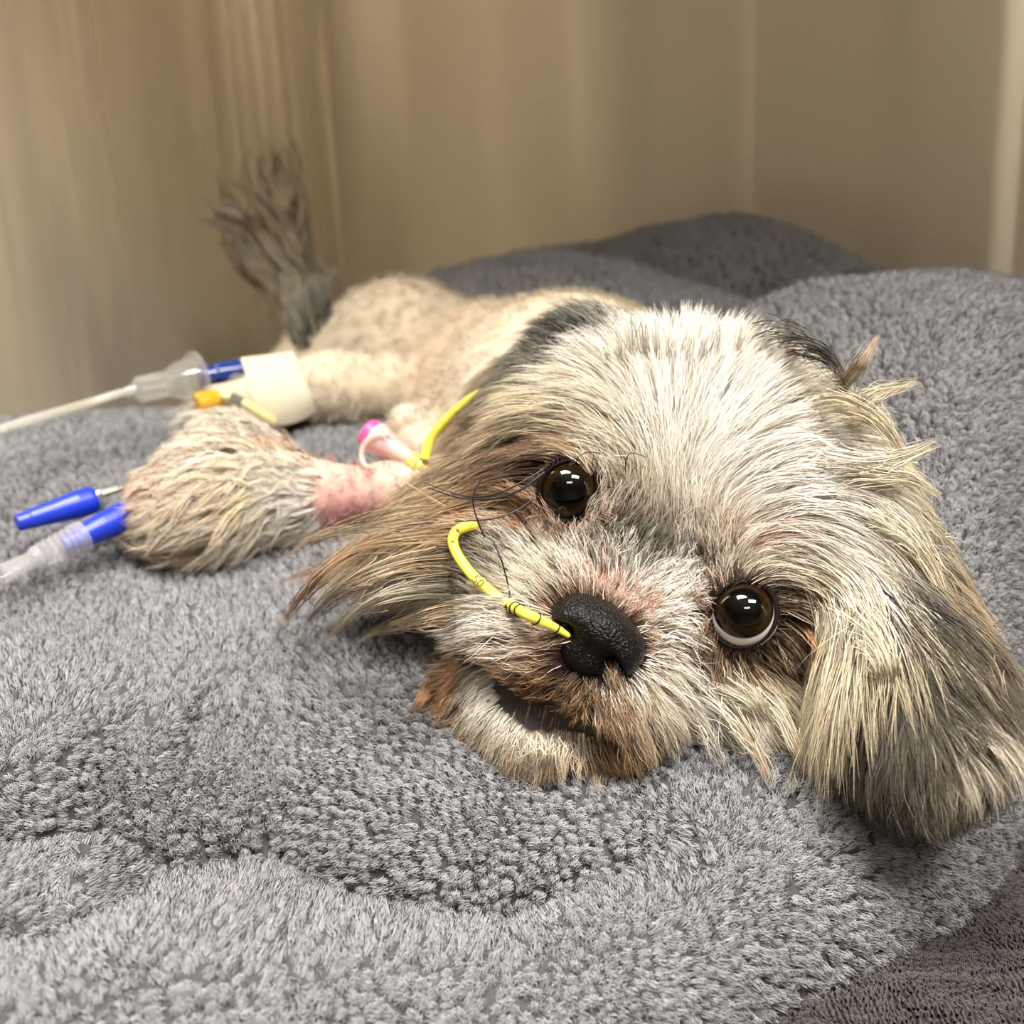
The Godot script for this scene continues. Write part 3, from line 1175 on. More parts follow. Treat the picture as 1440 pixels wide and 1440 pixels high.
	comb(865, 985, -65, 65, .45, 0, "W", "O"); comb(845, 1000, -75, 45, .4, 10, "C", "O"); comb(850, 832, 80, 22, .2, 0, "B", "S"); comb(890, 855, 45, 24, .2, 0, "B", "S"); comb(915, 900, 0, 24, .2, 0, "B", "C")
	comb(790, 790, 118, 70, .4, 10, "C", "C"); comb(760, 800, 125, 75, .4, 10, "C", "W"); comb(730, 790, 130, 75, .4, 15, "G", "W"); comb(700, 800, 140, 75, .35, 20, "G", "C"); comb(780, 830, 125, 60, .4, 0, "B", "C")
	comb(750, 840, 135, 60, .4, 5, "T", "C"); comb(715, 850, 150, 75, .35, 5, "G", "C"); comb(790, 755, 100, 32, .2, 0, "S", "S"); comb(820, 748, 80, 34, .2, 0, "S", "C"); comb(758, 748, 150, 50, .2, 0, "B", "O")
	comb(740, 890, 165, 85, .35, 10, "T", "W"); comb(700, 880, 170, 90, .3, 10, "C", "G"); comb(730, 920, 172, 95, .35, 10, "S", "W"); comb(700, 920, 178, 85, .35, 10, "W", "W"); comb(670, 890, 175, 95, .3, 15, "W", "G"); comb(650, 920, 180, 75, .3, 20, "C", "B")
	comb(760, 928, 180, 70, .35, -10, "S", "C"); comb(740, 942, 190, 50, .3, -25, "B", "O"); comb(790, 948, 195, 50, .35, -30, "D", "O"); comb(770, 955, 195, 45, .3, -30, "B", "O"); comb(812, 968, 205, 35, .3, -20, "B", "O")
	# the upper cheek, swept away to the side
	comb(740, 690, 185, 110, .2, 10, "B", "T"); comb(720, 720, 185, 150, .25, 12, "T", "O"); comb(700, 690, 188, 150, .25, 10, "O", "T"); comb(680, 730, 183, 210, .3, 20, "O", "T"); comb(660, 700, 186, 150, .3, 15, "T", "T")
	comb(640, 740, 182, 230, .3, 35, "T", "L"); comb(620, 770, 183, 240, .3, 45, "T", "L"); comb(650, 790, 183, 220, .3, 40, "T", "G"); comb(610, 810, 186, 215, .3, 45, "T", "O"); comb(640, 830, 184, 150, .3, 45, "G", "T")
	comb(600, 840, 190, 140, .3, 40, "T", "G"); comb(620, 870, 190, 120, .3, 40, "B", "G"); comb(660, 850, 182, 110, .3, 30, "G", "C"); comb(590, 860, 200, 100, .3, 30, "B", "T"); comb(650, 885, 190, 85, .3, 30, "K", "B"); comb(615, 900, 205, 75, .3, 30, "B", "K")
	comb(600, 760, 187, 220, .3, 40, "L", "O"); comb(600, 720, 185, 170, .3, 30, "T", "T"); comb(610, 690, 190, 110, .3, 20, "B", "T")
	# brow over the upper eye
	comb(880, 640, 130, 110, .3, 30, "C", "C"); comb(870, 600, 130, 125, .35, 30, "W", "C"); comb(850, 560, 135, 120, .4, 30, "W", "C"); comb(850, 530, 128, 95, .5, 20, "W", "W"); comb(840, 600, 150, 145, .3, 35, "C", "L")
	comb(810, 580, 155, 145, .3, 35, "C", "L"); comb(780, 600, 165, 120, .3, 35, "L", "T"); comb(800, 628, 165, 145, .25, 28, "T", "B"); comb(770, 642, 175, 145, .25, 25, "B", "B"); comb(752, 658, 180, 140, .25, 20, "D", "B")
	comb(730, 635, 180, 145, .25, 25, "B", "T"); comb(740, 590, 172, 85, .3, 30, "L", "T"); comb(760, 555, 160, 75, .3, 35, "C", "L"); comb(700, 620, 190, 95, .3, 25, "T", "T"); comb(720, 580, 180, 55, .3, 30, "C", "T")
	comb(690, 660, 195, 110, .25, 15, "B", "T"); comb(660, 650, 200, 95, .3, 10, "T", "T"); comb(870, 680, 110, 60, .2, 10, "B", "C"); comb(835, 642, 140, 55, .2, 20, "O", "T"); comb(800, 640, 160, 80, .2, 15, "D", "B")
	# dark ear and nape behind the brow
	comb(800, 525, 150, 75, .45, 10, "K", "G"); comb(830, 495, 140, 70, .6, 0, "D", "K"); comb(780, 500, 150, 60, .5, 0, "K", "K"); comb(760, 535, 165, 65, .4, 10, "K", "G"); comb(740, 530, 172, 50, .4, 10, "K", "G")
	comb(730, 560, 200, 50, .3, 10, "K", "G"); comb(860, 485, 125, 60, .7, 0, "K", "G"); comb(960, 475, 95, 35, .6, 0, "G", "G"); comb(1020, 470, 80, 45, .6, 0, "G", "K")
	# lower cheek, hanging over the blanket
	comb(990, 890, 250, 50, .3, 10, "B", "B"); comb(970, 880, 275, 45, .3, 0, "B", "T"); comb(1000, 930, 280, 60, .3, 10, "B", "T"); comb(1000, 912, 260, 45, .25, 0, "D", "B"); comb(1025, 908, 280, 50, .25, -10, "B", "T"); comb(980, 905, 265, 45, .25, 0, "B", "D"); comb(1060, 905, -40, 60, .25, -20, "D", "B"); comb(1020, 950, -45, 110, .3, -25, "C", "W"); comb(1050, 930, -30, 110, .3, -30, "T", "L"); comb(1080, 930, -30, 100, .3, -30, "B", "L")
	comb(1000, 970, -30, 130, .3, -30, "W", "C"); comb(970, 960, -30, 85, .35, -15, "W", "W"); comb(1050, 970, -40, 140, .3, -25, "C", "L"); comb(1090, 970, -45, 110, .3, -25, "L", "C"); comb(1120, 960, -50, 100, .3, -20, "B", "L")
	comb(1010, 1010, -45, 110, .3, -20, "G", "C"); comb(960, 1000, -40, 100, .3, -20, "W", "G"); comb(930, 1010, -45, 80, .3, -15, "C", "C"); comb(980, 1020, -48, 100, .3, -15, "K", "G"); comb(1060, 1020, -55, 120, .3, -15, "C", "L"); comb(1090, 1030, -60, 90, .3, -10, "L", "L")
	# chin
	comb(690, 970, 215, 40, .2, 10, "W", "W"); comb(680, 1010, 210, 50, .25, 10, "W", "L"); comb(710, 1010, 230, 50, .25, 10, "W", "C"); comb(700, 1040, 225, 65, .3, 5, "C", "O"); comb(740, 1035, 250, 75, .3, 0, "C", "T")
	comb(770, 1045, 262, 85, .35, 0, "C", "T"); comb(800, 1045, 272, 95, .35, 0, "C", "T"); comb(830, 1050, 278, 85, .35, 5, "T", "T"); comb(860, 1040, 285, 65, .3, 10, "B", "O"); comb(640, 955, 205, 85, .3, 20, "O", "O")
	comb(620, 935, 205, 75, .3, 20, "B", "O"); comb(655, 925, 190, 65, .3, 10, "B", "O"); comb(900, 1030, -60, 65, .3, -10, "O", "T")
	# the near ear
	comb(1250, 800, -50, 120, .3, -20, "G", "E"); comb(1300, 790, -52, 130, .3, -20, "E", "T"); comb(1320, 830, -60, 120, .3, -15, "E", "T"); comb(1250, 860, -65, 140, .3, 0, "K", "E"); comb(1310, 880, -60, 150, .3, -10, "E", "E"); comb(1280, 920, -60, 140, .3, -5, "K", "E")
	comb(1340, 920, -58, 140, .3, -12, "T", "E"); comb(1370, 960, -60, 120, .3, -10, "E", "E"); comb(1300, 980, -60, 120, .3, -10, "K", "E"); comb(1350, 1000, -58, 120, .3, -15, "E", "C"); comb(1250, 960, -78, 120, .3, 0, "K", "E"); comb(1260, 1010, -82, 110, .3, 0, "K", "E")
	comb(1300, 1040, -75, 100, .3, 0, "E", "E"); comb(1340, 1050, -72, 90, .3, -5, "E", "C"); comb(1385, 1050, -65, 90, .3, -10, "E", "K"); comb(1270, 1060, -85, 90, .3, 0, "E", "E"); comb(1315, 1080, -80, 60, .3, 0, "G", "C"); comb(1380, 1095, -65, 60, .3, 0, "K", "K"); comb(1345, 1090, -75, 60, .3, 0, "E", "G")
	comb(1280, 860, -60, 120, .3, -5, "K", "E")

# long coat left on the front paw and the tail, and the clipped coat of the body
func comb_body(f: Field) -> void:
	cfield = f
	cspace = Transform3D()
	cg = paw_guides
	comb(405, 690, 190, 45, .3, 0, "W", "W", .36); comb(405, 735, 195, 45, .3, 0, "W", "W", .36); comb(400, 660, 150, 50, .3, 0, "W", "C", .36); comb(395, 640, 160, 35, .3, 0, "O", "P", .36); comb(380, 610, 140, 45, .6, 0, "W", "W", .36)
	comb(340, 600, 160, 55, .75, 20, "W", "C", .36); comb(300, 610, 170, 70, .75, 25, "P", "W", .36); comb(270, 640, 190, 75, .75, 20, "P", "C", .36); comb(260, 680, 200, 75, .75, 15, "W", "P", .36); comb(255, 720, 205, 80, .6, 10, "W", "C", .36)
	comb(280, 740, 200, 85, .6, -10, "W", "P", .36); comb(320, 650, 200, 80, .75, 15, "Y", "W", .36); comb(330, 690, 195, 90, .75, 20, "Y", "P", .36); comb(360, 680, 185, 80, .6, 20, "Y", "Y", .36); comb(350, 730, 195, 90, .6, 10, "Y", "W", .36)
	comb(320, 745, 195, 90, .6, 5, "Y", "C", .36); comb(290, 700, 205, 85, .75, 10, "W", "Y", .36); comb(390, 745, 190, 80, .3, 10, "W", "C", .36); comb(230, 720, 200, 55, .6, 0, "W", "P", .36); comb(235, 745, 190, 50, .6, 0, "T", "C", .36); comb(380, 660, 190, 60, .6, 10, "Y", "W", .36)
	cg = tail_guides
	comb(440, 460, 110, 60, .3, 20, "K", "G", .55); comb(425, 430, 120, 90, .6, 20, "L", "G", .55); comb(412, 410, 130, 110, .8, 30, "L", "G", .55); comb(405, 390, 150, 120, .9, -30, "L", "B", .55); comb(404, 370, 105, 130, .9, 25, "T", "E", .55)
	comb(400, 350, 140, 130, .9, -40, "L", "G", .55); comb(399, 330, 95, 130, .9, 20, "T", "E", .55); comb(397, 315, 120, 120, .9, -40, "Y", "T", .55); comb(396, 305, 80, 100, .9, 50, "L", "K", .55); comb(430, 440, 60, 70, .8, 40, "L", "G", .55); comb(408, 400, 75, 110, .9, 25, "L", "G", .55); comb(402, 360, 165, 130, .9, -60, "L", "B", .55); comb(400, 345, 170, 120, .9, 40, "L", "G", .55)
	cg = coat_guides
	comb(560, 420, 190, 6, .5, 0, "C", "Q", .45); comb(760, 440, 170, 6, .5, 0, "C", "Q", .4); comb(660, 470, 190, 6, .5, 0, "C", "Q", .45); comb(460, 450, 200, 6, .5, 0, "C", "Q", .45); comb(520, 550, 230, 6, .5, 0, "C", "C", .45); comb(420, 540, 190, 6, .5, 0, "C", "Q", .45)
	comb(520, 690, 180, 5, .5, 0, "R", "S", .36); comb(500, 720, 180, 5, .5, 0, "R", "R", .36); comb(560, 670, 180, 5, .5, 0, "S", "S", .36); comb(620, 590, 230, 6, .5, 0, "S", "C", .45); comb(700, 540, 220, 6, .5, 0, "C", "Q", .4)

var mouth_line := PackedVector3Array()

# the weights of the nearest guides: [index, weight] pairs
func nearest(gd: Guides, p: Vector3, want: int) -> Array:
	var idx := PackedInt32Array()
	var ds := PackedFloat32Array()
	for j in gd.p.size():
		var d := p.distance_squared_to(gd.p[j])
		if ds.size() < want or d < ds[ds.size() - 1]:
			var k := ds.bsearch(d)
			ds.insert(k, d)
			idx.insert(k, j)
			if ds.size() > want:
				ds.resize(want)
				idx.resize(want)
	return [idx, ds]

# lays hair over the triangles [from, to) of the skin; `space` takes the guides' axes to the world
func hair(gd: Guides, space: Transform3D, from: int, to: int, clumps: int, each: int, width: float, segs: int, opt: Dictionary) -> Geo:
	var g := Geo.new()
	var inv := space.affine_inverse()
	var on_head: bool = opt.get("head", false)
	var fld: Field = opt["field"]
	var smooth_coat: bool = opt.get("even", false)
	var reach: float = opt.get("reach", 0.04)
	var sg := skin_geo
	var areas := PackedFloat32Array()
	var total := 0.0
	for q in range(from, to):
		var a := sg.v[sg.i[q * 3]]
		var close := on_head
		if not close:
			var ia := inv * a
			for j in gd.p.size():
				if gd.p[j].distance_squared_to(ia) < reach * reach:
					close = true
					break
		if close: total += (sg.v[sg.i[q * 3 + 1]] - a).cross(sg.v[sg.i[q * 3 + 2]] - a).length()
		areas.append(total)
	var spread: float = opt.get("spread", 0.0022)
	var droop: float = opt.get("droop", 0.25)
	var stray: float = opt.get("stray", 0.04)
	var made := 0
	var tries := 0
	while made < clumps and tries < clumps * 6:
		tries += 1
		var q := from + areas.bsearch(rng.randf() * total)
		if q >= to: continue
		var u := rng.randf()
		var v := rng.randf()
		if u + v > 1.0:
			u = 1.0 - u
			v = 1.0 - v
		var i0 := sg.i[q * 3]
		var i1 := sg.i[q * 3 + 1]
		var i2 := sg.i[q * 3 + 2]
		var w := sg.v[i0] * (1.0 - u - v) + sg.v[i1] * u + sg.v[i2] * v
		var nw := (sg.n[i0] * (1.0 - u - v) + sg.n[i1] * u + sg.n[i2] * v).normalized()
		var facing := nw.dot((eye_at - w).normalized())
		if facing < -0.25 and rng.randf() < 0.75: continue
		var p := inv * w
		var n := (inv.basis * nw).normalized()
		if on_head:
			var bald := false
			for e in 2:
				var off := w - eyes[e]
				var out := (eye_at - eyes[e]).normalized()
				var across := (off - out * off.dot(out)).length()
				if across < (0.0086 if e == 0 else 0.0094) and off.dot(out) > -0.004: bald = true
			if not bald and nose_dist(p) < (-0.0012 if p.y > -0.033 else -0.0002): bald = true
			if not bald:
				for j in mouth_line.size() - 1:
					var ab := mouth_line[j + 1] - mouth_line[j]
					var tt := clampf((p - mouth_line[j]).dot(ab) / ab.length_squared(), 0.0, 1.0)
					var away := p - mouth_line[j] - ab * tt
					if Vector3(away.x, away.y + 0.0012, away.z).length() < 0.0056: bald = true
			if bald: continue
		var near := nearest(gd, p, 5)
		var idx: PackedInt32Array = near[0]
		var ds: PackedFloat32Array = near[1]
		if ds[0] > reach * reach: continue
		var T := Vector3.ZERO
		var L := 0.0
		var lift := 0.0
		var bend := 0.0
		var ws := PackedFloat32Array()
		var sum := 0.0
		for k in idx.size():
			var ww := 1.0 / pow(ds[k] + 0.000012, 1.5)
			ws.append(ww)
			sum += ww
		for k in idx.size():
			var j := idx[k]
			ws[k] /= sum
			T += gd.t[j] * ws[k]
			L += gd.l[j] * ws[k]
			lift += gd.lift[j] * ws[k]
			bend += gd.bend[j] * ws[k]
		# short coat grows denser
		if rng.randf() > clampf(0.016 / L, 0.34, 1.0): continue
		made += 1
		var td := T.dot(n)
		T = T - n * (td if td < 0.0 else td * 0.5)
		if T.length() < 0.05: T = n.cross(Vector3(0.3, 1, 0.2))
		T = T.normalized()
		T = T.rotated(n, rng.randfn(0.0, opt.get("loose", 0.10)))
		L *= rng.randf_range(0.8, 1.15)
		var wild := rng.randf() < stray
		if wild:
			T = T.rotated(n, rng.randfn(0.0, 0.5))
			lift += 0.35
			bend += rng.randfn(0.0, 0.6)
		var down := (inv.basis * Vector3.DOWN)
		var path := PackedVector3Array()
		var pos := p
		path.append(pos)
		var step := L / segs
		var high := rng.randf_range(0.0004, 0.0016 + 0.006 * lift)
		var dead := false
		for k in segs:
			var t := (k + 0.5) / segs
			var dir := T.rotated(n, bend * t) + n * lift * (1.25 - 2.0 * t) + down * droop * t * t
			pos += dir.normalized() * step
			var pr := fld.probe(pos)
			var floor_h := high * sin(PI * minf(t * 0.75 + 0.1, 1.0))
			if pr.w < floor_h and pr.w > -0.02: pos += Vector3(pr.x, pr.y, pr.z) * (floor_h - pr.w)
			var wp := space * pos
			var bh_ := height_at(wp.x, wp.z) + 0.0028
			if wp.y < bh_: pos = inv * Vector3(wp.x, bh_ + rng.randf() * 0.0015, wp.z)
			if on_head:
				for e in 2:
					var off := wp - eyes[e]
					var out := (eye_at - eyes[e]).normalized()
					if off.dot(out) > 0.0 and (off - out * off.dot(out)).length() < 0.0079 and off.length() < 0.03: dead = true
				if k > 0 and nose_dist(pos) < -0.0004: dead = true
			path.append(pos)
		if dead: continue
		var cnt := 2 if wild else each
		for s in cnt:
			# each hair takes its tone from one of the guides near it
			var pick := rng.randf()
			var j := idx[0]
			for k in idx.size():
				pick -= ws[k]
				if pick <= 0.0:
					j = idx[k]
					break
			var tone := rng.randf_range(0.66, 1.16)
			if smooth_coat: tone = rng.randf_range(0.9, 1.06)
			elif rng.randf() < 0.06: tone *= 0.45
			var ca := gd.c1[j] * tone
			var cb := gd.c2[j] * tone
			var an := rng.randf() * TAU
			var rr := spread * sqrt(rng.randf())
			var bx := T * rr * cos(an) + n.cross(T) * rr * sin(an)
			var wv := n.cross(T) * rng.randfn(0.0, 0.0006) + n * rng.randfn(0.0, 0.0005)
			var ln := rng.randf_range(0.72, 1.06)
			var tw := rng.randfn(0.0, 0.6)
			var wd := width * rng.randf_range(0.55, 1.6)
			var base := g.v.size()
			var was := Vector3.ZERO
			for k in segs + 1:
				var t := float(k) / segs
				var f := t * ln * segs
				var fi := mini(int(f), segs - 1)
				var c := path[fi].lerp(path[fi + 1], f - fi) + bx * (1.0 - 0.72 * t) + wv * sin(t * 5.0 + an) * t * 2.0
				if k == 0: c -= n * 0.0008
				var tn := (path[fi + 1] - path[fi]).normalized()
				var sd := tn.cross(n)
				if sd.length_squared() < 1e-4: sd = tn.cross(T.cross(n))
				sd = sd.normalized().rotated(tn, tw)
				var wk := wd * (1.0 - t * t * 0.85) * (0.75 if k == 0 else 1.0)
				if k == 0:
					if (space.basis * sd.cross(tn)).dot(nw) < 0.0: sd = -sd
				elif sd.dot(was) < 0.0: sd = -sd
				was = sd
				var nn := (space.basis * sd.cross(tn)).normalized()
				g.v.append(space * (c - sd * wk)); g.v.append(space * (c + sd * wk))
				g.n.append(nn); g.n.append(nn)
				var col := ca.lerp(cb, smoothstep(0.1, 0.9, t))
				g.c.append(col); g.c.append(col)
			for k in segs:
				var o := base + k * 2
				g.i.append(o); g.i.append(o + 2); g.i.append(o + 1)
				g.i.append(o + 1); g.i.append(o + 2); g.i.append(o + 3)
	return g

var nose := Field.new()
func nose_dist(p: Vector3) -> float:
	if absf(p.x) > 0.02 or absf(p.y + 0.032) > 0.016 or p.z < -0.005 or p.z > 0.025: return 1.0
	return nose.probe(p).w

# a pixel and a reach: under 0.1 it stands that far off the head, negative lies that far above the blanket, else the distance itself
func spot(q: Array) -> Vector3:
	var d := dir_at(q[0], q[1])
	if q[2] >= 0.1: return eye_at + d * float(q[2])
	if q[2] >= 0.0: return sight(q[0], q[1]) - d * (0.0035 + float(q[2]) * 0.3) if q[2] > 0.0085 else sight(q[0], q[1]) - d * 0.0005
	var t := 0.2
	while t < 0.6:
		var p := eye_at + d * t
		if p.y < height_at(p.x, p.z) + 0.004 - float(q[2]): break
		t += 0.002
	return eye_at + d * t

# one separate lock of hair along a curve; it narrows to its tip
func lock(g: Geo, ctrl: Array, hairs: int, wide: float, c1: String, c2: String, width := 0.00012) -> void:
	var pts := []
	for q in ctrl: pts.append(spot(q))
	var path := spline(pts, 5)
	var n := path.size()
	for h in hairs:
		var an := rng.randf() * TAU
		var rr := wide * sqrt(rng.randf())
		var ln := rng.randf_range(0.7, 1.0)
		var tone := rng.randf_range(0.66, 1.16) * (0.5 if rng.randf() < 0.06 else 1.0)
		var tw := rng.randfn(0.0, 0.6)
		var wd := width * rng.randf_range(0.6, 1.5)
		var base := g.v.size()
		var was := Vector3.ZERO
		var wob := rng.randfn(0.0, 0.0008)
		var late := rng.randf() ** 1.5 * 0.6
		for k in n:
			var t := float(k) / (n - 1)
			var f := (late + t * (ln - late)) * (n - 1)
			var i := mini(int(f), n - 2)
			var p := path[i].lerp(path[i + 1], f - i)
			var tn := (path[i + 1] - path[i]).normalized()
			var look := (eye_at - p).normalized()
			var sd := tn.cross(look).normalized()
			var up := sd.cross(tn)
			p += (sd * cos(an) + up * sin(an) * 0.6) * rr * (1.7 - 1.35 * sqrt(t)) + sd * wob * sin(t * 6.0 + an)
			sd = sd.rotated(tn, tw)
			if k and sd.dot(was) < 0.0: sd = -sd
			was = sd
			var wk := wd * (1.0 - t * t * 0.85)
			g.v.append(p - sd * wk); g.v.append(p + sd * wk)
			var nn := sd.cross(tn).normalized()
			g.n.append(nn); g.n.append(nn)
			var c: Color = (tones[c1] as Color).lerp(tones[c2], t) * tone
			g.c.append(c); g.c.append(c)
		for k in n - 1:
			var o := base + k * 2
			g.i.append(o); g.i.append(o + 2); g.i.append(o + 1)
			g.i.append(o + 1); g.i.append(o + 2); g.i.append(o + 3)

# short dark hair that grows outwards round each eye
func eye_hair(g: Geo) -> void:
	var hi := H.affine_inverse()
	for e in 2:
		var c := eyes[e]
		var out := (eye_at - c).normalized()
		for s in 620:
			var a := rng.randf() * TAU
			var rd := cr * cos(a) + cu * sin(a)
			var r0 := (0.0088 if e == 0 else 0.0096) + 0.0034 * rng.randf()
			var p := c + rd * r0 + out * sqrt(maxf(0.0124 * 0.0124 - r0 * r0, 0.0))
			var q := head.probe(hi * p)
			p -= H.basis * Vector3(q.x, q.y, q.z) * clampf(q.w, -0.003, 0.003)
			var n := (H.basis * Vector3(q.x, q.y, q.z)).normalized()
			var dir := rd.rotated(out, rng.randfn(0.25 if cos(a) > 0.0 else -0.25, 0.4))
			dir = (dir - n * dir.dot(n) + n * 0.3).normalized()
			var L := rng.randf_range(0.004, 0.0095)
			var tone := rng.randf_range(0.6, 1.2)
			var top := sin(a) > 0.1
			var c1: Color = (tones["N"] as Color).lerp(tones["D"], rng.randf()) * tone
			var c2: Color = (tones["D" if rng.randf() < 0.4 else "B"] as Color) * tone
			if not top and rng.randf() < 0.35: c2 = (tones["S" if e == 0 else "T"] as Color) * tone
			var sd := dir.cross(n).normalized()
			if sd.cross(dir).dot(n) < 0.0: sd = -sd
			var base := g.v.size()
			for k in 5:
				var t := k / 4.0
				var pt := p + dir * L * t - n * L * 0.25 * t * t + Vector3.DOWN * L * 0.12 * t * t
				var wk := 0.00013 * (1.0 - 0.85 * t * t)
				g.v.append(pt - sd * wk); g.v.append(pt + sd * wk)
				var nn := sd.cross(dir).normalized()
				g.n.append(nn); g.n.append(nn)
				var col := c1.lerp(c2, t)
				g.c.append(col); g.c.append(col)
			for k in 4:
				var o := base + k * 2
				g.i.append(o); g.i.append(o + 2); g.i.append(o + 1)
				g.i.append(o + 1); g.i.append(o + 2); g.i.append(o + 3)

func locks(g: Geo) -> void:
	# tousled tufts at the crown's edge
	lock(g, [[1130, 590, 0.006], [1165, 560, 0.02], [1200, 522, 0.328], [1236, 468, 0.330]], 90, 0.0034, "C", "T")
	lock(g, [[1165, 600, 0.006], [1210, 570, 0.326], [1245, 550, 0.326], [1296, 536, 0.330]], 90, 0.0036, "C", "L")
	lock(g, [[1120, 580, 0.008], [1175, 568, 0.324], [1225, 588, 0.322], [1258, 622, 0.322], [1276, 668, 0.324]], 90, 0.0034, "L", "L")
	lock(g, [[1150, 645, 0.01], [1210, 650, 0.32], [1265, 642, 0.322], [1322, 622, 0.326]], 90, 0.0036, "W", "L")
	lock(g, [[1185, 665, 0.01], [1235, 668, 0.32], [1285, 675, 0.322], [1325, 702, 0.324]], 80, 0.0034, "C", "L")
	lock(g, [[1220, 720, 0.01], [1270, 750, 0.318], [1310, 795, 0.32], [1335, 860, 0.322]], 80, 0.0034, "C", "L")
	lock(g, [[1080, 500, 0.004], [1120, 488, 0.335], [1165, 505, 0.337], [1195, 545, 0.34]], 80, 0.004, "K", "E")
	lock(g, [[1040, 485, 0.004], [1080, 468, 0.337], [1125, 470, 0.34], [1160, 490, 0.342]], 50, 0.004, "K", "G")
	# spikes over the brow
	for q in [[900, 890, 438], [912, 905, 452], [880, 868, 462], [930, 922, 438], [960, 968, 462], [1000, 1012, 450], [1025, 1040, 452], [870, 850, 482], [945, 940, 470], [980, 992, 470], [895, 880, 450], [920, 900, 440]]:
		lock(g, [[q[0], 555, 0.006], [(q[0] + q[1]) / 2.0, 515, 0.016], [q[1], q[2], 0.322]], 26, 0.0024, "W", "W")
	# the cheek's long ends over the blanket and the leg
	lock(g, [[650, 755, 0.008], [580, 758, 0.31], [500, 775, 0.318], [440, 822, 0.325], [405, 865, -0.008], [392, 882, -0.004]], 60, 0.0022, "T", "O")
	lock(g, [[640, 725, 0.008], [560, 735, 0.32], [480, 748, 0.33], [390, 768, 0.34]], 26, 0.003, "T", "G", 0.0001)
	lock(g, [[650, 790, 0.008], [570, 795, 0.305], [490, 825, 0.312], [440, 865, -0.010], [418, 905, -0.003]], 60, 0.003, "T", "G")
	lock(g, [[650, 825, 0.008], [570, 830, 0.3], [500, 860, 0.308], [455, 905, -0.003]], 60, 0.003, "G", "L")
	lock(g, [[640, 700, 0.008], [570, 712, 0.32], [500, 735, 0.33], [430, 760, 0.335], [396, 790, 0.338]], 30, 0.003, "T", "T", 0.0001)
	lock(g, [[660, 860, 0.008], [600, 870, 0.3], [540, 885, -0.008], [500, 905, -0.003]], 50, 0.003, "T", "L")
	# under the muzzle
	lock(g, [[665, 938, 0.006], [628, 950, 0.012], [600, 972, -0.006], [577, 1008, -0.002]], 60, 0.0026, "O", "O")
	lock(g, [[690, 1020, 0.006], [670, 1040, 0.012], [655, 1062, -0.004]], 45, 0.003, "W", "O")
	for q in [[720, 705, 1078], [755, 745, 1095], [785, 790, 1112], [810, 815, 1100], [835, 838, 1118], [860, 862, 1105], [770, 768, 1090], [740, 728, 1085]]:
		lock(g, [[q[0], 1035, 0.006], [(q[0] + q[1]) / 2.0, 1060, 0.012], [q[1], q[2], -0.004]], 34, 0.0028, "C", "T")
	# the lower cheek's ends
	lock(g, [[1010, 960, 0.008], [1060, 990, 0.014], [1095, 1045, 0.012], [1122, 1112, -0.004]], 80, 0.0034, "C", "L")
	lock(g, [[1040, 960, 0.008], [1090, 995, 0.014], [1120, 1050, -0.012], [1140, 1095, -0.004]], 50, 0.0026, "C", "L")
	lock(g, [[985, 975, 0.008], [1030, 1010, 0.014], [1065, 1060, -0.008], [1088, 1110, -0.003]], 50, 0.003, "C", "T")
	lock(g, [[950, 990, 0.008], [985, 1020, 0.012], [1005, 1055, -0.006], [1018, 1090, -0.002]], 36, 0.003, "C", "G")
	lock(g, [[1080, 960, 0.008], [1130, 1000, 0.014], [1155, 1040, -0.012], [1175, 1075, -0.004]], 36, 0.0024, "C", "L")
	# the curtain beside the lower eye
	lock(g, [[1180, 850, 0.01], [1225, 890, 0.018], [1248, 940, 0.02], [1250, 990, 0.315], [1240, 1020, 0.31]], 70, 0.004, "C", "L")
	lock(g, [[1105, 880, 0.008], [1125, 915, 0.014], [1140, 950, 0.016], [1148, 975, 0.016]], 40, 0.0018, "B", "L")
	lock(g, [[1120, 870, 0.008], [1145, 905, 0.014], [1160, 940, 0.016], [1172, 968, 0.016]], 34, 0.0018, "O", "B")
	# the near ear's ragged tip
	lock(g, [[1350, 1020, 0.008], [1385, 1070, 0.012], [1410, 1120, -0.008], [1428, 1165, -0.003]], 60, 0.003, "E", "K")
	lock(g, [[1330, 880, 0.008], [1375, 930, 0.012], [1405, 990, 0.315], [1420, 1050, -0.01]], 50, 0.003, "T", "C")

func build_fur() -> void:
	var fm := mat(Color.WHITE, 0.62, 0.0, 0.35)
	fm.vertex_color_use_as_albedo = true
	fm.cull_mode = BaseMaterial3D.CULL_DISABLED
	fm.backlight_enabled = true
	fm.backlight = Color(0.35, 0.33, 0.3)
	var g := hair(guides, H, 0, head_tris, 12000, 12, 0.000105, 6, {"head": true, "field": head, "reach": 0.045})
	locks(g)
	eye_hair(g)
	put(g.mesh(), "head_fur", fm, dog, "long cream, tan and grey hair of the head", "stuff")
	var all := skin_geo.i.size() / 3
	g = hair(paw_guides, Transform3D(), head_tris, all, 900, 14, 0.00016, 5, {"field": torso, "reach": 0.015, "spread": 0.003, "droop": 0.1, "stray": 0.14, "loose": 0.3})
	put(g.mesh(), "paw_fur", fm, dog, "fluffy cream hair of the front paw", "stuff")
	g = hair(tail_guides, Transform3D(), head_tris, all, 300, 16, 0.00026, 6, {"field": torso, "reach": 0.016, "spread": 0.004, "droop": 0.15})
	put(g.mesh(), "tail_fur", fm, dog, "wispy yellowish plume of the tail", "stuff")
	g = hair(coat_guides, Transform3D(), head_tris, all, 6000, 9, 0.00012, 2, {"field": torso, "reach": 0.12, "spread": 0.004, "droop": 0.1, "stray": 0.0, "even": true})
	put(g.mesh(), "clipped_coat", fm, dog, "short clipped cream coat of the body", "stuff")
